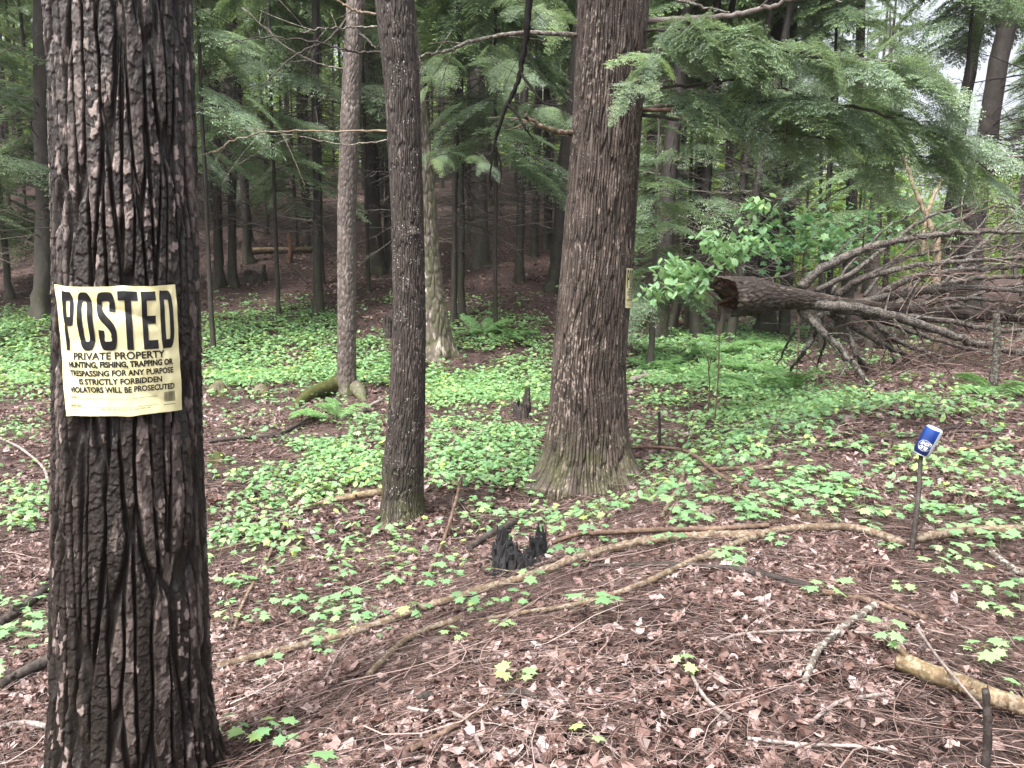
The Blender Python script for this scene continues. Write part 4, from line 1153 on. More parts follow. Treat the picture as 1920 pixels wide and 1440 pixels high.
stick('fallen_branch', 'thin grey twig lying level on the right litter', [(1345, 1228), (1380, 1216), (1430, 1208), (1500, 1205), (1580, 1208), (1640, 1210)], 6, 6, 'greyst', seed=12)
stick('fallen_branch', 'lichen crusted broken branch slanting across the right litter', [(1508, 1305), (1530, 1250), (1545, 1232), (1580, 1200), (1610, 1178), (1640, 1158)], 14, 14, 'lichst', seed=13, knots=4)
stick('fallen_branch', 'pale curved forked twig left of the mossy log', [(1505, 1400), (1540, 1365), (1580, 1340), (1640, 1330), (1660, 1330)], 8, 8, 'greyst', seed=14, kids=[([(1520, 1412), (1560, 1385), (1575, 1350)], 6)])
stick('fallen_branch', 'grey brown twig running into the bottom right litter', [(1280, 1245), (1300, 1300), (1325, 1340), (1368, 1380)], 6, 9, 'greyst', seed=15)
stick('fallen_branch', 'long thin pale twig slanting towards the foreground stake', [(1715, 1230), (1750, 1285), (1790, 1335), (1835, 1395)], 6, 5, 'greyst', seed=16, lift=.05)
stick('fallen_branch', 'pale twig lying along the bottom edge of the litter', [(1400, 1415), (1500, 1425), (1600, 1432), (1670, 1436)], 8, 7, 'greyst', seed=17)
stick('fallen_branch', 'thin white twig beside the long branch, left of centre', [(612, 1290), (640, 1235), (680, 1190), (740, 1158), (790, 1148)], 5, 4, 'greyst', seed=18)
stick('fallen_branch', 'tan vine-like branch running up the left slope to the slim trunk', [(400, 1048), (470, 1025), (540, 985), (600, 955), (715, 938)], 6, 9, 'tan', seed=19)
stick('fallen_branch', 'bent tan stick standing out among seedlings on the left slope', [(440, 1195), (455, 1150), (480, 1100), (505, 1055), (522, 1020), (540, 985)], 7, 6, 'tan', seed=20)
stick('fallen_branch', 'rotting yellow brown stick at the foot of the slim trunk', [(630, 950), (660, 946), (700, 940), (725, 936)], 14, 16, 'rotten', seed=21)
stick('fallen_branch', 'thin upright grey brown stick between the slim trunk and the stump', [(800, 1100), (830, 1040, .03), (850, 985, .06), (866, 930, .1)], 7, 6, 'brown', seed=22)
stick('fallen_branch', 'dark mossy branch end lying behind the charred stump', [(880, 1045), (915, 1020), (945, 1005), (965, 995)], 14, 16, 'darkst', seed=23)
stick('fallen_branch', 'long dark stick crossing the hollow right of the postered tree', [(392, 838), (460, 830), (520, 825), (560, 805), (620, 775)], 9, 7, 'darkst', seed=24)
stick('fallen_branch', 'straight dark stick on brown litter below the grey trunk', [(500, 826), (560, 828), (640, 828)], 6, 5, 'darkst', seed=25)
stick('fallen_branch', 'pale stick lying between the grey trunk and the slim trunk', [(668, 790), (690, 772), (716, 758)], 7, 8, 'greyst', seed=26)
stick('fallen_branch', 'dark thin branch across the seedlings behind the can', [(1560, 852), (1640, 840), (1720, 828), (1800, 812)], 7, 9, 'darkst', seed=27)
stick('fallen_branch', 'dark straight stick on the seedlings right of centre', [(1310, 815), (1400, 818), (1470, 820)], 6, 6, 'darkst', seed=28)
stick('fallen_branch', 'brown stick half covered by seedlings left of the can', [(1290, 895), (1380, 893), (1480, 888)], 8, 10, 'brown', seed=29)
stick('fallen_branch', 'grey brown dead limb among the seedlings on the far right', [(1780, 862), (1850, 850), (1925, 838)], 9, 8, 'brown', seed=30)
stick('fallen_branch', 'dark crooked branch on the right edge litter', [(1855, 1055), (1880, 1075), (1900, 1090), (1925, 1100)], 12, 16, 'lichst', seed=31)
stick('fallen_branch', 'tan twig under the mossy rocks at left of the hollow', [(0, 830), (40, 850), (80, 885), (92, 915)], 5, 5, 'greyst', seed=32)
stick('fallen_branch', 'dark sunken branch left of the postered tree, low down', [(0, 1310), (40, 1290), (95, 1262)], 22, 26, 'darkst', seed=33)
stick('fallen_branch', 'pale curved stick at the bottom left edge', [(0, 1385), (45, 1378), (90, 1385)], 10, 12, 'greyst', seed=34)
stick('fallen_branch', 'dark branch in the shade left of the postered tree', [(0, 1190), (45, 1160), (92, 1120)], 20, 18, 'darkst', seed=35)
stick('fallen_log', 'weathered grey log chunk by the ferns, right of the widest trunk', [(1185, 722), (1215, 715), (1250, 705)], 14, 10, 'greyst', 'log', seed=36)
stick('fallen_log', 'reddish rotten log lying in the shade behind the small edge-on poster', [(1175, 612), (1230, 614), (1300, 618)], 13, 15, 'red', 'log', seed=37)
stick('fallen_log', 'mossy log lying on the slope at left, behind the thin paired trunks', [(468, 478), (530, 476), (590, 474)], 12, 10, 'rotten', 'log', seed=38)
stick('fallen_log', 'thick rotten log with yellow moss in the lower right corner', [(1685, 1275), (1740, 1300), (1800, 1322), (1860, 1345), (1950, 1375)], 40, 38, 'rotten', 'log', seed=39, knots=1)
stick('fallen_branch', 'thin stick slanting down the brown slope at left', [(540, 500), (560, 515), (578, 535)], 4, 4, 'darkst', seed=40)

for q, (cx_, cy_, l_, lab) in enumerate(((975, 1328, .09, 'dark chip of bark lying below a pair of yellow green leaves'), (800, 1330, .05, 'small dark bark chip on the litter, lower centre'))):
    b = at(cx_, cy_); g = Geo()
    tube(g, [(-l_ / 2, 0, .03), (0, .004, .038), (l_ / 2, -.003, .026)], [.008, .014, .005], 16, 9, .002, q, rough=.3)
    tag(link('bark_chip', g.mesh('bark_chip', M['darkst']), None, b), lab, 'bark chip')
# upright stakes and snags
def stake(name, label, px, py, top, w, mat, seed, cat='stake', jagged=True, D=None):
    b = at(px, py)
    tp = P(top[0], top[1], b[1] + (top[2] if len(top) > 2 else 0))
    g = Geo(); r = w / 2 / FPX * b[1]
    mid = (b + tp) / 2 + np.array([r * .8, 0, 0])
    tube(g, np.array([b + (0, 0, -.08), mid, tp]) - b, [r * 1.15, r, r * .8], 22, 10, seed=seed, rough=.10)
    tube(g, np.array([tp + (r * .3, 0, -.02), tp + (r * .5, 0, r * 1.8)]) - b, [r * .4, r * .1], 4, 6)
    return tag(link(name, g.mesh(name, M[mat]), None, b), label, cat), b, tp
stake('stake', 'broken upright post standing among the fallen limbs at right', 1858, 738, (1868, 588), 15, 'limb', 51)
stake('stake', 'dark upright stub of a stake in the lower right corner', 1843, 1470, (1848, 1292), 17, 'darkst', 52)
stake('snag', 'short black snag poking up behind the fallen trunk', 1553, 560, (1553, 440), 11, 'blackst', 53, 'snag')
stake('snag', 'broken reddish snag standing on the slope behind the mossy log', 541, 492, (541, 440), 10, 'red', 54, 'snag')
stake('snag', 'slim dark twig standing upright, bent over, right of the widest trunk', 1233, 858, (1236, 772), 6, 'darkst', 55, 'twig')
_, cb, ct = stake('stick', 'thin dark straight stick planted upright in the litter holding the can', 1705, 1047, (1727, 850, .12), 10, 'darkst', 56, 'stick')

# can stuck on the stick, base upwards
axc = norm(np.array([0.36, -0.13, 0.92])); cr, ch = 0.0355, 0.128
k = NT('can_paint'); vv = k.obj()
sxyz = k.n('SeparateXYZ', {0: vv})
angn = k.math('ARCTAN2', sxyz.outputs[1], sxyz.outputs[0])
blue = k.ramp(k.math('ADD', k.math('MULTIPLY', k.noise(k.obj((1, 1, .3)), 26, 3), .5), k.math('MULTIPLY', sxyz.outputs[2], 3.0)), [(0.25, (0.003, 0.012, 0.07)), (0.5, (0.004, 0.028, 0.16)), (0.85, (0.008, 0.075, 0.33))])
pan = k.math('GREATER_THAN', k.math('COSINE', k.math('SUBTRACT', angn, R(-46))), 0.87)
M['can'] = k.fin(k.mix(pan, blue, (0.55, 0.56, 0.60)), 0.3, 0.6)
k = NT('can_metal'); p_ = k.n('BsdfPrincipled', {'Base Color': (0.82, 0.82, 0.84, 1), 'Metallic': 0.6, 'Roughness': 0.4}); k.t.links.new(p_.outputs[0], k.out.inputs[0]); M['metal'] = k.m
k = NT('can_print'); M['print'] = k.fin((0.75, 0.77, 0.80), 0.35, 0.5)
def lathe(prof, n=48):
    prof = np.array(prof); a = np.arange(n) / n * 2 * math.pi
    V = np.stack([prof[:, :1] * np.cos(a), prof[:, :1] * np.sin(a), np.repeat(prof[:, 1:], n, 1)], -1).reshape(-1, 3)
    i = np.arange(len(prof) * n).reshape(len(prof), n); i2 = np.roll(i, -1, 1)
    return V, np.stack([i[:-1], i2[:-1], i2[1:], i[1:]], -1).reshape(-1, 4)
tc_ = thing('drink_can', 'dented blue drink can stuck upside down on a thin upright stick', 'can', ct - axc * 0.005)
tc_.rotation_mode = 'QUATERNION'
xr = norm(np.cross(np.array([0, 1, 0.0]), axc)); yr = np.cross(axc, xr)
tc_.rotation_quaternion = Matrix(np.array([xr, yr, axc]).T.tolist()).to_quaternion()
V, F = lathe([(cr * .86, .004), (cr * .93, .010), (cr, .017), (cr, .05), (cr, .08), (cr, ch - .012), (cr * .96, ch - .006)])
dent = 1 - 0.05 * np.exp(-((V[:, 2] - .07) / .02) ** 2) * np.exp(-(np.angle(np.exp(1j * (np.arctan2(V[:, 1], V[:, 0]) + 2.3))) / .5) ** 2)
V[:, :2] *= dent[:, None]
g = Geo(); g.add(V, F); link('body', g.mesh('body', M['can']), tc_)
V, F = lathe([(cr * .96, ch - .006), (cr * .84, ch), (cr * .76, ch + .001), (cr * .70, ch - .004), (cr * .4, ch - .007), (0.0005, ch - .008)])
g = Geo(); g.add(V, F); link('base_rim', g.mesh('base_rim', M['metal']), tc_)
V, F = lathe([(0.0005, .006), (cr * .7, .006), (cr * .78, 0.0), (cr * .87, .0), (cr * .86, .004)])
g = Geo(); g.add(V, F); link('lid', g.mesh('lid', M['metal']), tc_)
bm = bmesh.new()
pcs = []
for s_, x0, x1, y0, y1 in (('LIGHT', -.021, .021, .0285, .0435), ('BUD', -.017, .015, .0475, .0625)):
    V, F = text_geo(s_, .012); V = fit(V, x0, x1, y0, y1); V[:, 0] += (V[:, 1] - .045) * .25
    pcs.append((V, F))
a = np.linspace(0, 2 * math.pi, 49)[:-1]
pcs.append(strip(np.c_[.0275 * np.cos(a), .045 + .0225 * np.sin(a)], .0010, .0010, True))
for V, F in pcs:
    # turned upside down on the inverted can: mirror both axes (a half turn)
    V = V.copy(); V[:, 0] *= -1; V[:, 1] = 0.090 - V[:, 1]
    vs = [bm.verts.new(v) for v in V]
    for f in F:
        try: bm.faces.new([vs[i] for i in f])
        except ValueError: pass
for i in range(-9, 10):
    bmesh.ops.bisect_plane(bm, geom=bm.verts[:] + bm.edges[:] + bm.faces[:], plane_co=(i * .003, 0, 0), plane_no=(1, 0, 0))
FA = R(-124)
for v in bm.verts:
    an = FA + v.co.x / cr; z = v.co.y
    v.co = ((cr + .0005) * math.cos(an), (cr + .0005) * math.sin(an), z)
me = bpy.data.meshes.new('lettering'); bm.to_mesh(me); bm.free(); me.materials.append(M['print'])
link('lettering', me, tc_)

# ------------------------------------------------------------------ stumps, rocks
def stump_ring(name, label, px, py, rpx, wall, mat, seed, cat='stump', nu=220, thick=0.3, nz=16, fill=0.02):
    b = at(px, py); r = rpx / FPX * b[1]
    th = np.arange(nu) / nu * 2 * math.pi
    u_ = th / (2 * math.pi)
    Hh = wall(th) * (.75 + .55 * vnoise(u_ * 26, 0 * th, seed, 26) + .5 * (vnoise(u_ * 64, 0 * th, seed + 9, 64) - .5)) + .015
    rows = []
    for j in range(nz):
        f = j / (nz - 1); rr = r * (1.12 - .2 * f) * (1 + .14 * (vnoise(th / (2 * math.pi) * 18, 0 * th + f * 2, seed + 1, 18) - .5) + .16 * (vnoise(u_ * 44, 0 * th + f * 2.5, seed + 4, 44) - .5) + .07 * (vnoise(u_ * 70, 0 * th + f * 14, seed + 5, 70) - .5))
        rows.append(np.stack([rr * np.cos(th), rr * np.sin(th), -.06 + f * (Hh + .06)], -1))
    for j in range(nz):
        f = 1 - j / (nz - 1); rr = r * (1.0 - .2 * f) * (1 - thick * (.7 + .4 * (1 - f))) * (1 + .2 * (vnoise(th / (2 * math.pi) * 14, 0 * th + f * 3, seed + 2, 14) - .5))
        rows.append(np.stack([rr * np.cos(th), rr * np.sin(th), -.06 + f * (Hh + .06) * .98], -1))
    rows.append(np.stack([0 * th, 0 * th, 0 * th + fill - .04], -1))
    Vv = np.array(rows); n = len(rows); i = np.arange(n * nu).reshape(n, nu); i2 = np.roll(i, -1, 1)
    F = np.stack([i[:-1], i2[:-1], i2[1:], i[1:]], -1).reshape(-1, 4)
    g = Geo(); g.add(Vv.reshape(-1, 3), F)
    return tag(link(name, g.mesh(name, M[mat]), None, b), label, cat)
def gauss(th, c, w): return np.exp(-(np.angle(np.exp(1j * (th - c))) / w) ** 2)
def splinter_stump(label, px, py, rpx, wall, mat, seed):
    b = at(px, py); r = rpx / FPX * b[1]; r_ = np.random.default_rng(seed); g = Geo()
    for q in range(330):
        th_ = r_.uniform(0, 2 * math.pi); f = r_.beta(3, 1.3); h = float(wall(th_)) * r_.uniform(.45, 1.12) * (.55 + .45 * f) + .012
        p0 = np.array([math.cos(th_) * r * f, math.sin(th_) * r * f, -.05]); out = np.array([math.cos(th_), math.sin(th_), 0])
        lean = out * h * r_.uniform(-.35, .12) + r_.normal(0, .05, 3) * (1, 1, 0) * h
        tp = p0 + lean + (0, 0, h + .05); md = (p0 + tp) / 2 + r_.normal(0, .004, 3)
        w = r_.uniform(.010, .024)
        tube(g, [p0, md, tp], [w * 1.1, w, w * r_.uniform(.08, .5)], 7, 5, .0015, int(q), rough=.35)
    for q in range(60):
        th_ = r_.uniform(0, 2 * math.pi); f = r_.uniform(.6, 1.5); p0 = np.array([math.cos(th_) * r * f, math.sin(th_) * r * f, .012]); d_ = r_.normal(0, 1, 3) * (1, 1, .25)
        tube(g, [p0, p0 + norm(d_) * r_.uniform(.02, .05)], [.006, .003], 5, 5, seed=q, rough=.4)
    return tag(link('charred_stump', g.mesh('charred_stump', M[mat], False), None, b), label, 'stump')
splinter_stump('black charred hollow stump, jagged and splintered, beside the long branch', 985, 1070, 60,
               lambda th: .155 * gauss(th, 2.8, .6) + .10 * gauss(th, -2.4, .8) + .05 * gauss(th, -1.2, .7) + .17 * gauss(th, .85, .5) + .03, 'char', 3)
stump_ring('stump', 'small mossy rotted stump between the slim trunk and the widest trunk', 978, 788, 17, lambda th: .16 + .12 * gauss(th, .5, .8), 'darkst', 4, thick=.45)
stump_ring('stump', 'dark low stump at the foot of the paired thin trunks', 478, 528, 20, lambda th: .18 + .2 * gauss(th, .2, .4) + .1 * gauss(th, 2.6, .6), 'darkst', 5)
stump_ring('stump', 'small dark stump beside the slim trunk near the pale leaning tree', 728, 632, 9, lambda th: .3 + .1 * gauss(th, .2, .4), 'darkst', 6)
def rock(label, px, py, wpx, hpx, seed, mat='rock'):
    b = at(px, py); rx = wpx / 2 / FPX * b[1]; rz = hpx / FPX * b[1]
    bm = bmesh.new(); bmesh.ops.create_icosphere(bm, subdivisions=4, radius=1)
    V = np.array([v.co[:] for v in bm.verts]); F = np.array([[v.index for v in f.verts] for f in bm.faces]); bm.free()
    nz_ = fbm(V[:, 0] * 2 + 9, V[:, 1] * 2 + V[:, 2] * 1.7, seed)
    V = V * (0.75 + .55 * nz_[:, None]) * (rx, rx * .8, rz)
    g = Geo(); g.add(V, F)
    return tag(link('mossy_rock', g.mesh('mossy_rock', M[mat]), None, b - (0, 0, rz * .1)), label, 'rock')
rock('rounded greenish mossy rock just right of the postered tree', 410, 742, 36, 30, 3)
rock('low greenish mossy rock left of the grey trunk', 490, 742, 36, 22, 4)
rock('small bright moss hump touching the right side of the postered tree', 408, 868, 34, 22, 5, 'moss')

# ------------------------------------------------------------------ leaf shapes
def maple_leaf(teeth=True):
    base = [(0, .60), (14, .40), (24, .44), (30, .32), (46, .42), (56, .56), (66, .40), (80, .42), (88, .28), (108, .33), (120, .45), (134, .30), (155, .24), (172, .36)] if teeth else [(0, .60), (27, .33), (55, .56), (85, .29), (118, .45), (150, .25), (176, .36)]
    out = [(a, r) for a, r in base] + [(360 - a, r) for a, r in base[:0:-1]]
    V = [(.4, 0, 0)] + [(.4 + r * math.cos(R(a)), r * math.sin(R(a)), 0) for a, r in out]
    V = np.array(V); V[:, 2] = -.28 * np.abs(V[:, 1]) ** 1.3 + .05 - .18 * np.clip(V[:, 0] - .4, 0, 1) ** 2
    n = len(out)
    T = np.array([(0, 1 + i, 1 + (i + 1) % n) for i in range(n)])
    return V, T
ML_N, ML_S = maple_leaf(True), maple_leaf(False)
def ovate_leaf():
    xs = [0, .12, .3, .5, .7, .87, 1.0]; ws = [0, .16, .26, .27, .2, .09, 0]
    V = []; 
    for x, w in zip(xs, ws): V += [(x, -w, -.35 * w - .25 * x * x), (x, 0, -.25 * x * x), (x, w, -.35 * w - .25 * x * x)]
    F = []
    for i in range(6): F += [(3 * i, 3 * i + 3, 3 * i + 4, 3 * i + 1), (3 * i + 1, 3 * i + 4, 3 * i + 5, 3 * i + 2)]
    return np.array(V), np.array(F)
OV = ovate_leaf()
def place(V0, F0, pos, az, tilt, roll, scale):
    """many copies of a small leaf"""
    n = len(pos); ca, sa = np.cos(az), np.sin(az); ct_, st_ = np.cos(tilt), np.sin(tilt); cr_, sr_ = np.cos(roll), np.sin(roll)
    v = V0[None] * scale[:, None, None]
    x, y, z = v[..., 0], v[..., 1], v[..., 2]
    y, z = y * cr_[:, None] - z * sr_[:, None], y * sr_[:, None] + z * cr_[:, None]
    x, z = x * ct_[:, None] + z * st_[:, None], -x * st_[:, None] + z * ct_[:, None]
    x, y = x * ca[:, None] - y * sa[:, None], x * sa[:, None] + y * ca[:, None]
    V = np.stack([x, y, z], -1) + pos[:, None, :]
    F = F0[None] + (np.arange(n) * len(V0))[:, None, None]
    return V.reshape(-1, 3), F.reshape(-1, F0.shape[1])

# ------------------------------------------------------------------ leaf litter and twigs
rng = np.random.default_rng(12)
def floor_points(n, y0, y1, power=1.0, amax=0.72):
    y = y0 + (y1 - y0) * rng.random(n) ** power
    x = rng.uniform(-1, 1, n) * (y * amax + 1.3)
    return x, y
def dead_leaf(kind):
    if kind >= 4:
        V, F = ML_S; V = V.copy(); V[:, 2] = (.5 if kind == 4 else -.4) * V[:, 1] ** 2 + .45 * (V[:, 0] - .4) ** 2 + .25 * V[:, 1] * V[:, 0]; V[:, 0] -= .4; V[:, :2] *= .95
        return V, F
    V, F = OV; V = V.copy()
    x, y = V[:, 0] - .5, V[:, 1]
    if kind == 0: V[:, 2] = .9 * y ** 2 * 3 + .25 * x * x
    elif kind == 1: V[:, 2] = -.45 * np.abs(y) + .5 * x * x
    elif kind == 2: V[:, 2] = .35 * y + .6 * x ** 2 + .5 * x * y
    else: V[:, 2] = .12 * np.sin(9 * x) + .3 * y * x
    V[:, 1] *= 1.25; V[:, 0] -= .5
    return V, F
g = Geo()
for kind in range(6):
    for (n, y0, y1, pw, s0, s1) in ((5000 if kind < 4 else 2900, 1.0, 4.5, .8, .020, .055), (3500, 4.0, 9.5, .8, .03, .07), (2000, 9, 24, .9, .05, .11), (4000, 1.0, 5.5, .8, .007, .022)):
        x, y = floor_points(n, y0, y1, pw)
        z = ground(x, y) + rng.uniform(.008, .040, n)
        sc_ = rng.uniform(s0, s1, n) * (1 + .5 * (rng.random(n) > .93))
        pn = fbm(x * 1.1 + 3, y * 1.1, 61, None, 3)
        kp = rng.random(n) < .25 + 1.1 * ss(.30, .58, pn)
        x, y, z, sc_, pn = x[kp], y[kp], z[kp], sc_[kp], pn[kp]; n = len(x)
        V0, F0_ = dead_leaf(kind); V0 = V0 * (1, .75 if kind < 4 else 1, 1)
        V, F = place(V0, F0_, np.stack([x, y, z], 1), rng.uniform(0, 6.28, n), rng.normal(0, .36, n), rng.normal(0, .42, n), sc_)
        tn = np.clip(rng.beta(1.4, 2.1, n) * .95 + (rng.random(n) > .992) * .3 + .35 * (pn - .45), 0, .86)
        V = V + rng.normal(0, 1, V.shape) * np.repeat(sc_ * (.075 if kind < 4 else .12), len(V0))[:, None]
        g.add(V, F, np.repeat(tn, len(V0)))
tag(link('leaf_litter', g.mesh('leaf_litter', M['dry'], False)), 'brown and pinkish dead leaves covering the forest floor', 'leaf litter', kind='stuff')
g = Geo()
for (n, y0, y1, r0, r1, l0, l1) in ((40000, 1.0, 4.6, .0005, .0012, .05, .22), (13000, 4.2, 10, .0008, .0018, .1, .4), (1500, 1.3, 6, .0013, .0030, .15, .6), (1500, 9, 22, .002, .005, .2, .9)):
    x, y = floor_points(n, y0, y1, .8); az = rng.uniform(0, math.pi, n); l = rng.uniform(l0, l1, n); cv = rng.normal(0, 1.3, n)
    s = np.linspace(-.5, .5, 6)[None]
    a = az[:, None] + cv[:, None] * s
    dx = np.cos(a) * l[:, None] / 5; dy = np.sin(a) * l[:, None] / 5
    PX = x[:, None] + np.cumsum(dx, 1); PY = y[:, None] + np.cumsum(dy, 1)
    tilt = rng.normal(0, .12, n)[:, None] * l[:, None] * s
    PZ = ground(PX, PY) + .014 + rng.uniform(0, .028, n)[:, None] + np.abs(tilt) + rng.uniform(0, .15, n)[:, None] * l[:, None] * (.25 - s * s)
    r = rng.uniform(r0, r1, n)[:, None] * np.linspace(1, .5, 6)[None]
    V, F = tubes(np.stack([PX, PY, PZ], -1), r, 3)
    g.add(V, F, np.repeat(np.clip(rng.beta(1.5, 2.0, n) + .3 * (fbm(x * 1.1 + 3, y * 1.1, 61, None, 3) - .45), 0, 1), 18))
tag(link('twig_litter', g.mesh('twig_litter', M['twig'])), 'fine dry conifer twigs strewn over the forest floor', 'twig litter', kind='stuff')

# ------------------------------------------------------------------ seedlings
DENS = [  # soft boxes in the photograph's floor, later ones win: x0, y0, x1, y1, density
    (-400, 590, 2400, 2400, .05),
    (380, 560, 1050, 600, .12), (0, 590, 95, 725, 1.0), (-400, 590, 0, 730, .9), (-400, 730, 95, 1300, .14), (0, 790, 92, 835, .6), (0, 890, 92, 1000, .7),
    (382, 590, 645, 735, 1.0), (640, 640, 745, 735, .9), (795, 600, 1045, 690, .55), (795, 690, 1045, 765, 1.0), (820, 660, 930, 705, .12),
    (640, 735, 720, 800, .05), (395, 735, 640, 840, .10), (650, 790, 730, 850, .8), (560, 830, 730, 935, .95), (420, 880, 620, 980, .9), (395, 950, 560, 1040, .8), (395, 1040, 520, 1090, .25),
    (800, 790, 1015, 930, .85), (880, 765, 1015, 805, .1), (650, 930, 1000, 990, .10), (420, 1040, 560, 1230, .22), (480, 1060, 720, 1230, .30), (620, 1000, 900, 1110, .22),
    (900, 960, 1180, 1015, .55), (1000, 990, 1200, 1040, .15),
    (1190, 620, 1500, 740, .75), (1190, 735, 1330, 840, .5), (1330, 735, 1920, 800, .9), (1190, 800, 1340, 900, .18), (1330, 795, 1920, 865, .42), (1190, 860, 1920, 950, .62), (1230, 945, 1920, 1000, .42), (1480, 1000, 1690, 1040, .05), (1740, 1000, 1920, 1070, .28),
    (1330, 1030, 1720, 1060, .12), (1650, 1080, 1920, 1330, .07), (900, 1060, 1660, 1440, .008), (420, 1240, 900, 1440, .012), (1500, 640, 1920, 735, .06), (1920, 735, 2500, 1000, .5),
]
def dens(px, py):
    d = np.zeros(px.shape)
    for x0, y0, x1, y1, v in DENS:
        mx = 26 + 0.05 * (x1 - x0); my = 6 + 0.12 * (y1 - y0)
        my = min(my, 22)
        w = ss(x0 - mx, x0 + mx, px) * (1 - ss(x1 - mx, x1 + mx, px)) * ss(y0 - my, y0 + my, py) * (1 - ss(y1 - my, y1 + my, py))
        d = d * (1 - w) + v * w
    return d
rng = np.random.default_rng(21)
N = 260000
y = 1.4 * (26 / 1.4) ** (rng.random(N)); x = y * rng.uniform(-.78, .78, N)
z = ground(x, y)
px, py = project(x, y, z)
# sampled log-uniform in y and uniform in angle: the ground density falls as 1/y^2, so thin the near part
dn = dens(px, py) * np.where(dens(px, py) < .65, .68 * (0.12 + 1.05 * ss(.33, .62, vnoise(x * 1.5 + 9, y * 1.5, 44)) + .45 * (vnoise(x * 5, y * 5, 45) - .3)), .55 + .8 * ss(.3, .5, vnoise(x * 1.5 + 9, y * 1.5, 44)))
want = np.maximum(dn, 0) * 300.0                                       # plants per square metre
have = N / (math.log(26 / 1.4) * 1.56) / y ** 2
keep = rng.random(N) < np.minimum(1, want / have)
for (ox, oy, rr_) in ((bC[0], bC[1], .42), (bB[0], bB[1], .17), (baseA[0], baseA[1], .26), (bD[0], bD[1], .22), (bE[0], bE[1], .4)):
    keep &= np.hypot(x - ox, y - oy) > rr_
x, y, z = x[keep], y[keep], z[keep]
order = np.argsort(y); x, y, z = x[order], y[order], z[order]
print('seedlings', len(x), 'cap', (want > have).mean())
def seedling_geo(seed, detailed=True):
    r_ = np.random.default_rng(seed); g = Geo(); st = Geo(); H = r_.uniform(.045, .10); nl = r_.choice([2, 2, 3, 4, 4, 5])
    tube(st, [(0, 0, -.01), (r_.normal(0, .006), r_.normal(0, .006), H * .6), (0, 0, H)], [.0011, .0008], 6, 4, caps=False)
    a0 = r_.uniform(0, 6.28); leaves = []
    for i in range(nl):
        a = a0 + i * 2 * math.pi / max(2, nl) + r_.normal(0, .25); pl = r_.uniform(.012, .03); up = r_.uniform(-.002, .012) - (.015 if i > 1 else 0) * r_.random()
        tip = np.array([math.cos(a) * pl, math.sin(a) * pl, H + up])
        tube(st, [(0, 0, H), tip], [.0007, .0006], 3, 3, caps=False)
        V, T = ML_N if detailed else ML_S
        s = r_.uniform(.040, .066)
        V2, F2 = place(V, T, tip[None], np.array([a]), np.array([r_.normal(.12, .16)]), np.array([r_.normal(0, .2)]), np.array([s]))
        leaves.append((V2, F2, np.clip(r_.normal(.45, .18), 0, 1)))
    return st, leaves
VAR = []
for i in range(14):
    st, lv = seedling_geo(800 + i)
    g = Geo()
    for V, F, t in lv: g.add(V, F, t)
    VAR.append((st.mesh('stem', M['stem']), g, st, lv))
GV = []
for st_m, gl, st, lv in VAR:
    gg = Geo(); gg.merge(gl.arrays()); V, Q, T, t = st.arrays()
    gg.merge((V, Q, T, np.full(len(V), .1)))
    GV.append(gg.mesh('maple_seedling', M['seed']))
# foreground seedlings placed one by one, with their parts
SPOT = [(970, 1300, 1.05, .8, 'pair of pale yellow green maple leaves beside a dark bark chip'), (1098, 1412, 1.0, .95, 'yellow green three leaved maple seedling at the bottom edge centre'),
        (1120, 1175, 1.5, .35, 'bushy maple seedling with layered leaves on open litter below the smooth branch'), (1545, 1140, 1.4, .55, 'maple seedling spread over the dark wet branch'),
        (1285, 1282, .8, .8, 'two leaved pale maple seedling alone on the litter, centre right'), (1370, 1075, 1.0, .5, 'maple seedling touching the start of the dark wet branch'),
        (1690, 1122, .8, .75, 'small pale maple seedling left of a larger cluster on the right litter'), (1760, 1108, 1.2, .6, 'leafy maple seedling cluster right of the can stick foot'),
        (1870, 1140, 1.1, .6, 'maple seedling at the right litter near the dark crooked branch'), (1890, 1190, 1.1, .65, 'yellowish maple seedling near the right edge, below another'),
        (1675, 1240, 1.1, .7, 'pale maple seedling beside the upper end of the mossy log'), (1840, 1262, 1.2, .6, 'maple seedling above the mossy log at right'), (1810, 1050, 1.2, .4, 'maple seedling beside the thick tan branch at far right'),
        (1870, 1045, 1.2, .4, 'broad leaved maple seedling at the end of the thick tan branch'), (1225, 1030, .9, .4, 'maple seedling leaning over the long tan branch'), (1085, 1075, 1.1, .4, 'maple seedling leaf hanging on the long tan branch'),
        (855, 1222, .8, .85, 'lone pale maple seedling below the long branch, left of centre'), (945, 1195, .8, .8, 'small maple seedling at the tip of the smooth brown branch'), (500, 1405, .9, .95, 'bright yellow maple seedling near the foot of the postered tree'),
        (1895, 1322, 1.0, .45, 'maple seedling overhanging the mossy log at the right edge'), (1455, 1035, 1.0, .4, 'maple seedling in the fork of the two tan branches'), (430, 1180, 1.0, .8, 'yellow green maple seedling close right of the postered trunk'),
        (505, 1260, .9, .4, 'maple seedling just above the left end of the long branch'), (980, 1155, .9, .35, 'maple seedling below the charred stump'), (920, 1085, 1.1, .4, 'maple seedling tucked against the left side of the charred stump')]
rngS = random.Random(9)
LEAFM = {}
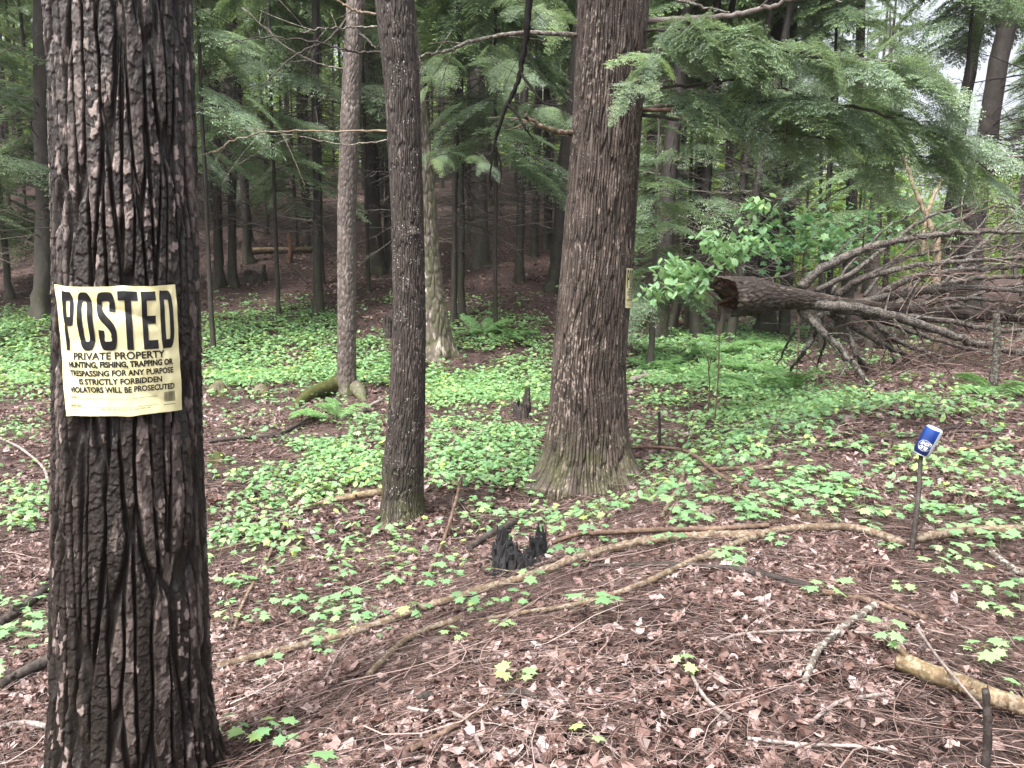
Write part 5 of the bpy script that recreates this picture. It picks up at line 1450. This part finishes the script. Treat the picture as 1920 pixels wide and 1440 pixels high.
for q, (sx, sy, s_, yel, lab) in enumerate(SPOT):
    st_m, gl, st, lv = VAR[q % len(VAR)] if s_ < 1.15 else VAR[[i for i, v in enumerate(VAR) if len(v[3]) >= 4][q % 3]]
    p = at(sx, sy)
    t = thing('maple_seedling', lab, 'seedling', p, 'maple seedlings on the litter', rngS.uniform(0, 6.28)); t.scale = (s_ * .9,) * 3
    link('stem', st_m, t)
    for V, F, tn in lv:
        g = Geo(); g.add(V, F, min(1, max(0, .35 * tn + yel * .75)))
        link('leaf', g.mesh('leaf', M['seed']), t)
NI = 300 - len(SPOT)
for i in range(min(NI, len(x))):
    o = link('maple_seedling', GV[rngS.randrange(len(GV))], None, (x[i], y[i], z[i])); s_ = rngS.uniform(.75, 1.25)
    o.rotation_euler = (0, 0, rngS.uniform(0, 6.28)); o.scale = (s_,) * 3
    tag(o, 'small green maple seedling, one of many scattered on the near litter', 'seedling', 'maple seedlings scattered on the near litter')
g = Geo(); xs, ys, zs_ = x[NI:], y[NI:], z[NI:]
nl = rng.choice([2, 2, 3, 3, 4], len(xs)); rep = np.repeat(np.arange(len(xs)), nl); n = len(rep)
big_ = 1 + .35 * ss(6, 14, ys)
a = rng.uniform(0, 6.28, n); Hh = (rng.uniform(.04, .10, len(xs)) * big_)[rep] + rng.normal(0, .008, n); rad_ = rng.uniform(.006, .05, n) * big_[rep]
pos = np.stack([xs[rep] + np.cos(a) * rad_, ys[rep] + np.sin(a) * rad_, zs_[rep] + Hh], 1)
scl = rng.uniform(.038, .066, n) * big_[rep]
tn = np.clip(rng.normal(.45, .24, n) + (.25 * (vnoise(xs * .8, ys * .8, 51) - .5))[rep], 0, 1)
nearm = ys[rep] < 5.5
oth = rng.random(n) < .14
for mk, (V0, F0_) in ((nearm & ~oth, ML_N), (~nearm & ~oth, ML_S), (oth, OV)):
    V, F = place(V0, F0_, pos[mk], a[mk] + rng.normal(0, .3, mk.sum()), rng.normal(.12, .3, mk.sum()), rng.normal(0, .32, mk.sum()), scl[mk])
    g.add(V, F, np.repeat(tn[mk], len(V0)))
tag(link('ground_cover', g.mesh('ground_cover', M['seed'])), 'dense carpet of small green maple seedlings over the hollow', 'ground cover', kind='stuff')

# ------------------------------------------------------------------ ferns
def frond(seed, L=.6):
    r_ = np.random.default_rng(seed); g = Geo(); pp, dd, nn, ll, ww = [], [], [], [], []
    def ax(t): return np.array([L * t * (1 - .12 * t), 0, L * (.75 * t - .62 * t * t)])
    tube(g, [ax(t) for t in np.linspace(0, 1, 6)], [.0022, .0006], 10, 4, tint=.4, caps=False)
    for i in range(26):
        t = .16 + .82 * i / 25; w = .19 * L * math.sin(math.pi * min(1, (t - .05) * .95) ** .75) + .012
        for sd in (-1, 1):
            d = np.array([.35, sd, -.25 + .1 * r_.normal()]); m = max(3, int(w / .012)); d = d / np.linalg.norm(d)
            for j in range(m):
                s = w * (j + .3) / m
                for s2 in (-1, 1):
                    pp.append(ax(t) + d * s); dd.append((d[0] * .5 + s2 * .8, d[1] * .5, d[2])); nn.append((0, r_.normal(0, .2), 1)); l = .022 * (1.1 - s / w) + .006; ll.append(l); ww.append(.012)
    V, F = leaflets(pp, dd, nn, ll, ww); g.add(V, F, np.repeat(np.clip(np.random.default_rng(seed + 1).normal(.5, .18, len(pp)), 0, 1), 4))
    return g.mesh('frond', M['fern'])
FR = [frond(i) for i in range(4)]
FP = [(1225, 700, .9), (1262, 680, 1.0), (1340, 668, 1.1), (1292, 712, .9), (1340, 722, .8), (1410, 700, 1.1), (1390, 655, 1.0), (1440, 665, .9), (1425, 735, .9), (1480, 742, .9)]
for q, (fx, fy, s_) in enumerate(FP + [(628, 790, .8), (960, 640, .9), (905, 628, .9), (1870, 745, .7)]):
    p = at(fx, fy)
    lab = 'light green fern in the patch between the widest trunk and fallen trunk' if q < 8 else ['dark fern in front of the fallen trunk, left of two', 'bluish green upright fern beneath the fallen trunk', 'bright fern beside the mossy root of the grey trunk', 'dim fern in the hollow left of the widest trunk', 'dim fern behind the seedlings, nearer the pale leaning tree', 'small fern at the foot of the broken post'][q - 8]
    t = thing('fern', lab, 'fern', p, 'ferns by the fallen trunk' if q < 8 else None, rngS.uniform(0, 6.28))
    for j in range(rngS.randint(5, 8)):
        o = link('frond', FR[rngS.randrange(4)], t); o.rotation_euler = (rngS.gauss(0, .15), rngS.gauss(-.1 if q != 9 else -.5, .15), j * 6.28 / 6.5 + rngS.gauss(0, .2)); o.scale = (s_ * rngS.uniform(.95, 1.4),) * 3

# ------------------------------------------------------------------ leafy saplings and bushes
def leafy(name, label, px, py, D, stems, nleaf, lsize, seed, shape, mat='beech', spread=.1, cat='sapling'):
    b = P(px, py, D); b[2] = float(ground(b[0], D)); r_ = np.random.default_rng(seed)
    t = thing(name, label, cat, b); g = Geo(); pos, az, tl = [], [], []
    f0 = np.mean([P(s_[0][0], s_[0][1], D + s_[0][2]) for s_ in stems], axis=0); f0 = b + (f0 - b) * .75
    tube(g, np.array([b + (0, 0, -.03), (b + f0) / 2 + (.02, 0, 0), f0]) - b, [.010, .006], 12, 6)
    for pts in stems:
        W = np.array([f0] + [P(a, c, D + d) for a, c, d in pts])
        C = tube(g, W - b, [.007, .004, .002], 9 * len(W), 6, .006, seed)
        for k_ in range(int(nleaf / len(stems))):
            i = int(len(C) * (.35 + .64 * r_.random())); i = min(i, len(C) - 1)
            for m in range(2):
                pos.append(C[i] + r_.normal(0, spread, 3) * (1, 1, .55)); az.append(r_.uniform(0, 6.28)); tl.append(r_.normal(.45, .28))
    link('stem', g.mesh('stem', M['brown']), t)
    gl = Geo(); n = len(pos)
    V, F = place(shape[0], shape[1], np.array(pos), np.array(az), np.array(tl), r_.normal(0, .3, n), r_.uniform(.7, 1.2, n) * lsize)
    gl.add(V, F, np.repeat(np.clip(r_.normal(.45, .2, n), 0, 1), len(shape[0])))
    link('foliage', gl.mesh('foliage', M[mat]), t)
    return t
leafy('beech_sapling', 'bright green leafy sapling left of the broken log end', 1345, 620, 8.6, [
    [(1340, 560, 0), (1300, 530, -.2), (1250, 535, -.4), (1205, 548, -.5)], [(1345, 540, 0), (1320, 500, 0), (1270, 490, -.1), (1235, 492, -.2)], [(1355, 530, .1), (1350, 480, .1), (1340, 460, 0), (1325, 440, 0)],
    [(1360, 520, .2), (1380, 470, .3), (1400, 450, .3), (1430, 460, .3)], [(1370, 510, .4), (1400, 430, .4), (1420, 385, .4), (1430, 375, .4)], [(1340, 560, 0), (1290, 510, .2), (1260, 505, .2), (1240, 515, .2)]], 210, .115, 5, OV, spread=.075)
leafy('maple_bush', 'green maple bush behind the log, right of the bright sapling', 1500, 560, 10.5, [
    [(1480, 480, 0), (1460, 440, 0), (1450, 410, 0)], [(1510, 480, 0), (1530, 440, 0), (1560, 400, 0)], [(1520, 490, .2), (1580, 450, .2), (1640, 440, .2)], [(1480, 490, .2), (1430, 460, .2), (1400, 470, .2)], [(1500, 490, .3), (1500, 430, .3), (1500, 410, .3)]], 190, .12, 6, ML_S, 'bushm', .22, 'bush')
leafy('maple_bush', 'pale green maple bush far right behind the fallen limbs', 1640, 560, 11.5, [
    [(1620, 460, 0), (1600, 420, 0), (1595, 400, 0)], [(1650, 460, 0), (1660, 410, 0), (1680, 370, 0)], [(1690, 470, 0), (1740, 430, 0), (1780, 430, 0)], [(1600, 470, 0), (1570, 450, 0), (1550, 440, 0)]], 130, .12, 7, ML_S, 'bushm', .22, 'bush')
leafy('maple_sapling', 'low maple sapling with pale leaves under the broken log end', 1330, 650, 9.4, [
    [(1325, 668, 0), (1300, 640, -.1), (1280, 632, -.1)], [(1335, 668, 0), (1350, 640, -.1), (1380, 632, -.1)]], 40, .09, 8, ML_S, 'beech', .07)


# ------------------------------------------------------------------ faint mist volume added to lift the blacks in the woods
bm = bmesh.new(); bmesh.ops.create_cube(bm, size=1)
for v in bm.verts: v.co = (v.co.x * 900, v.co.y * 900 + 60, -6 + (v.co.z + .5) * 66)
me = bpy.data.meshes.new('added_haze'); bm.to_mesh(me); bm.free()
k = NT('added_haze'); pv = k.n('VolumePrincipled', {'Color': (0.86, 0.90, 0.90, 1), 'Density': 0.0005, 'Anisotropy': 0.2})
k.t.links.new(pv.outputs[0], k.out.inputs['Volume']); me.materials.append(k.m)
tag(link('added_haze', me), kind='stuff')
SC.cycles.volume_bounces = 1
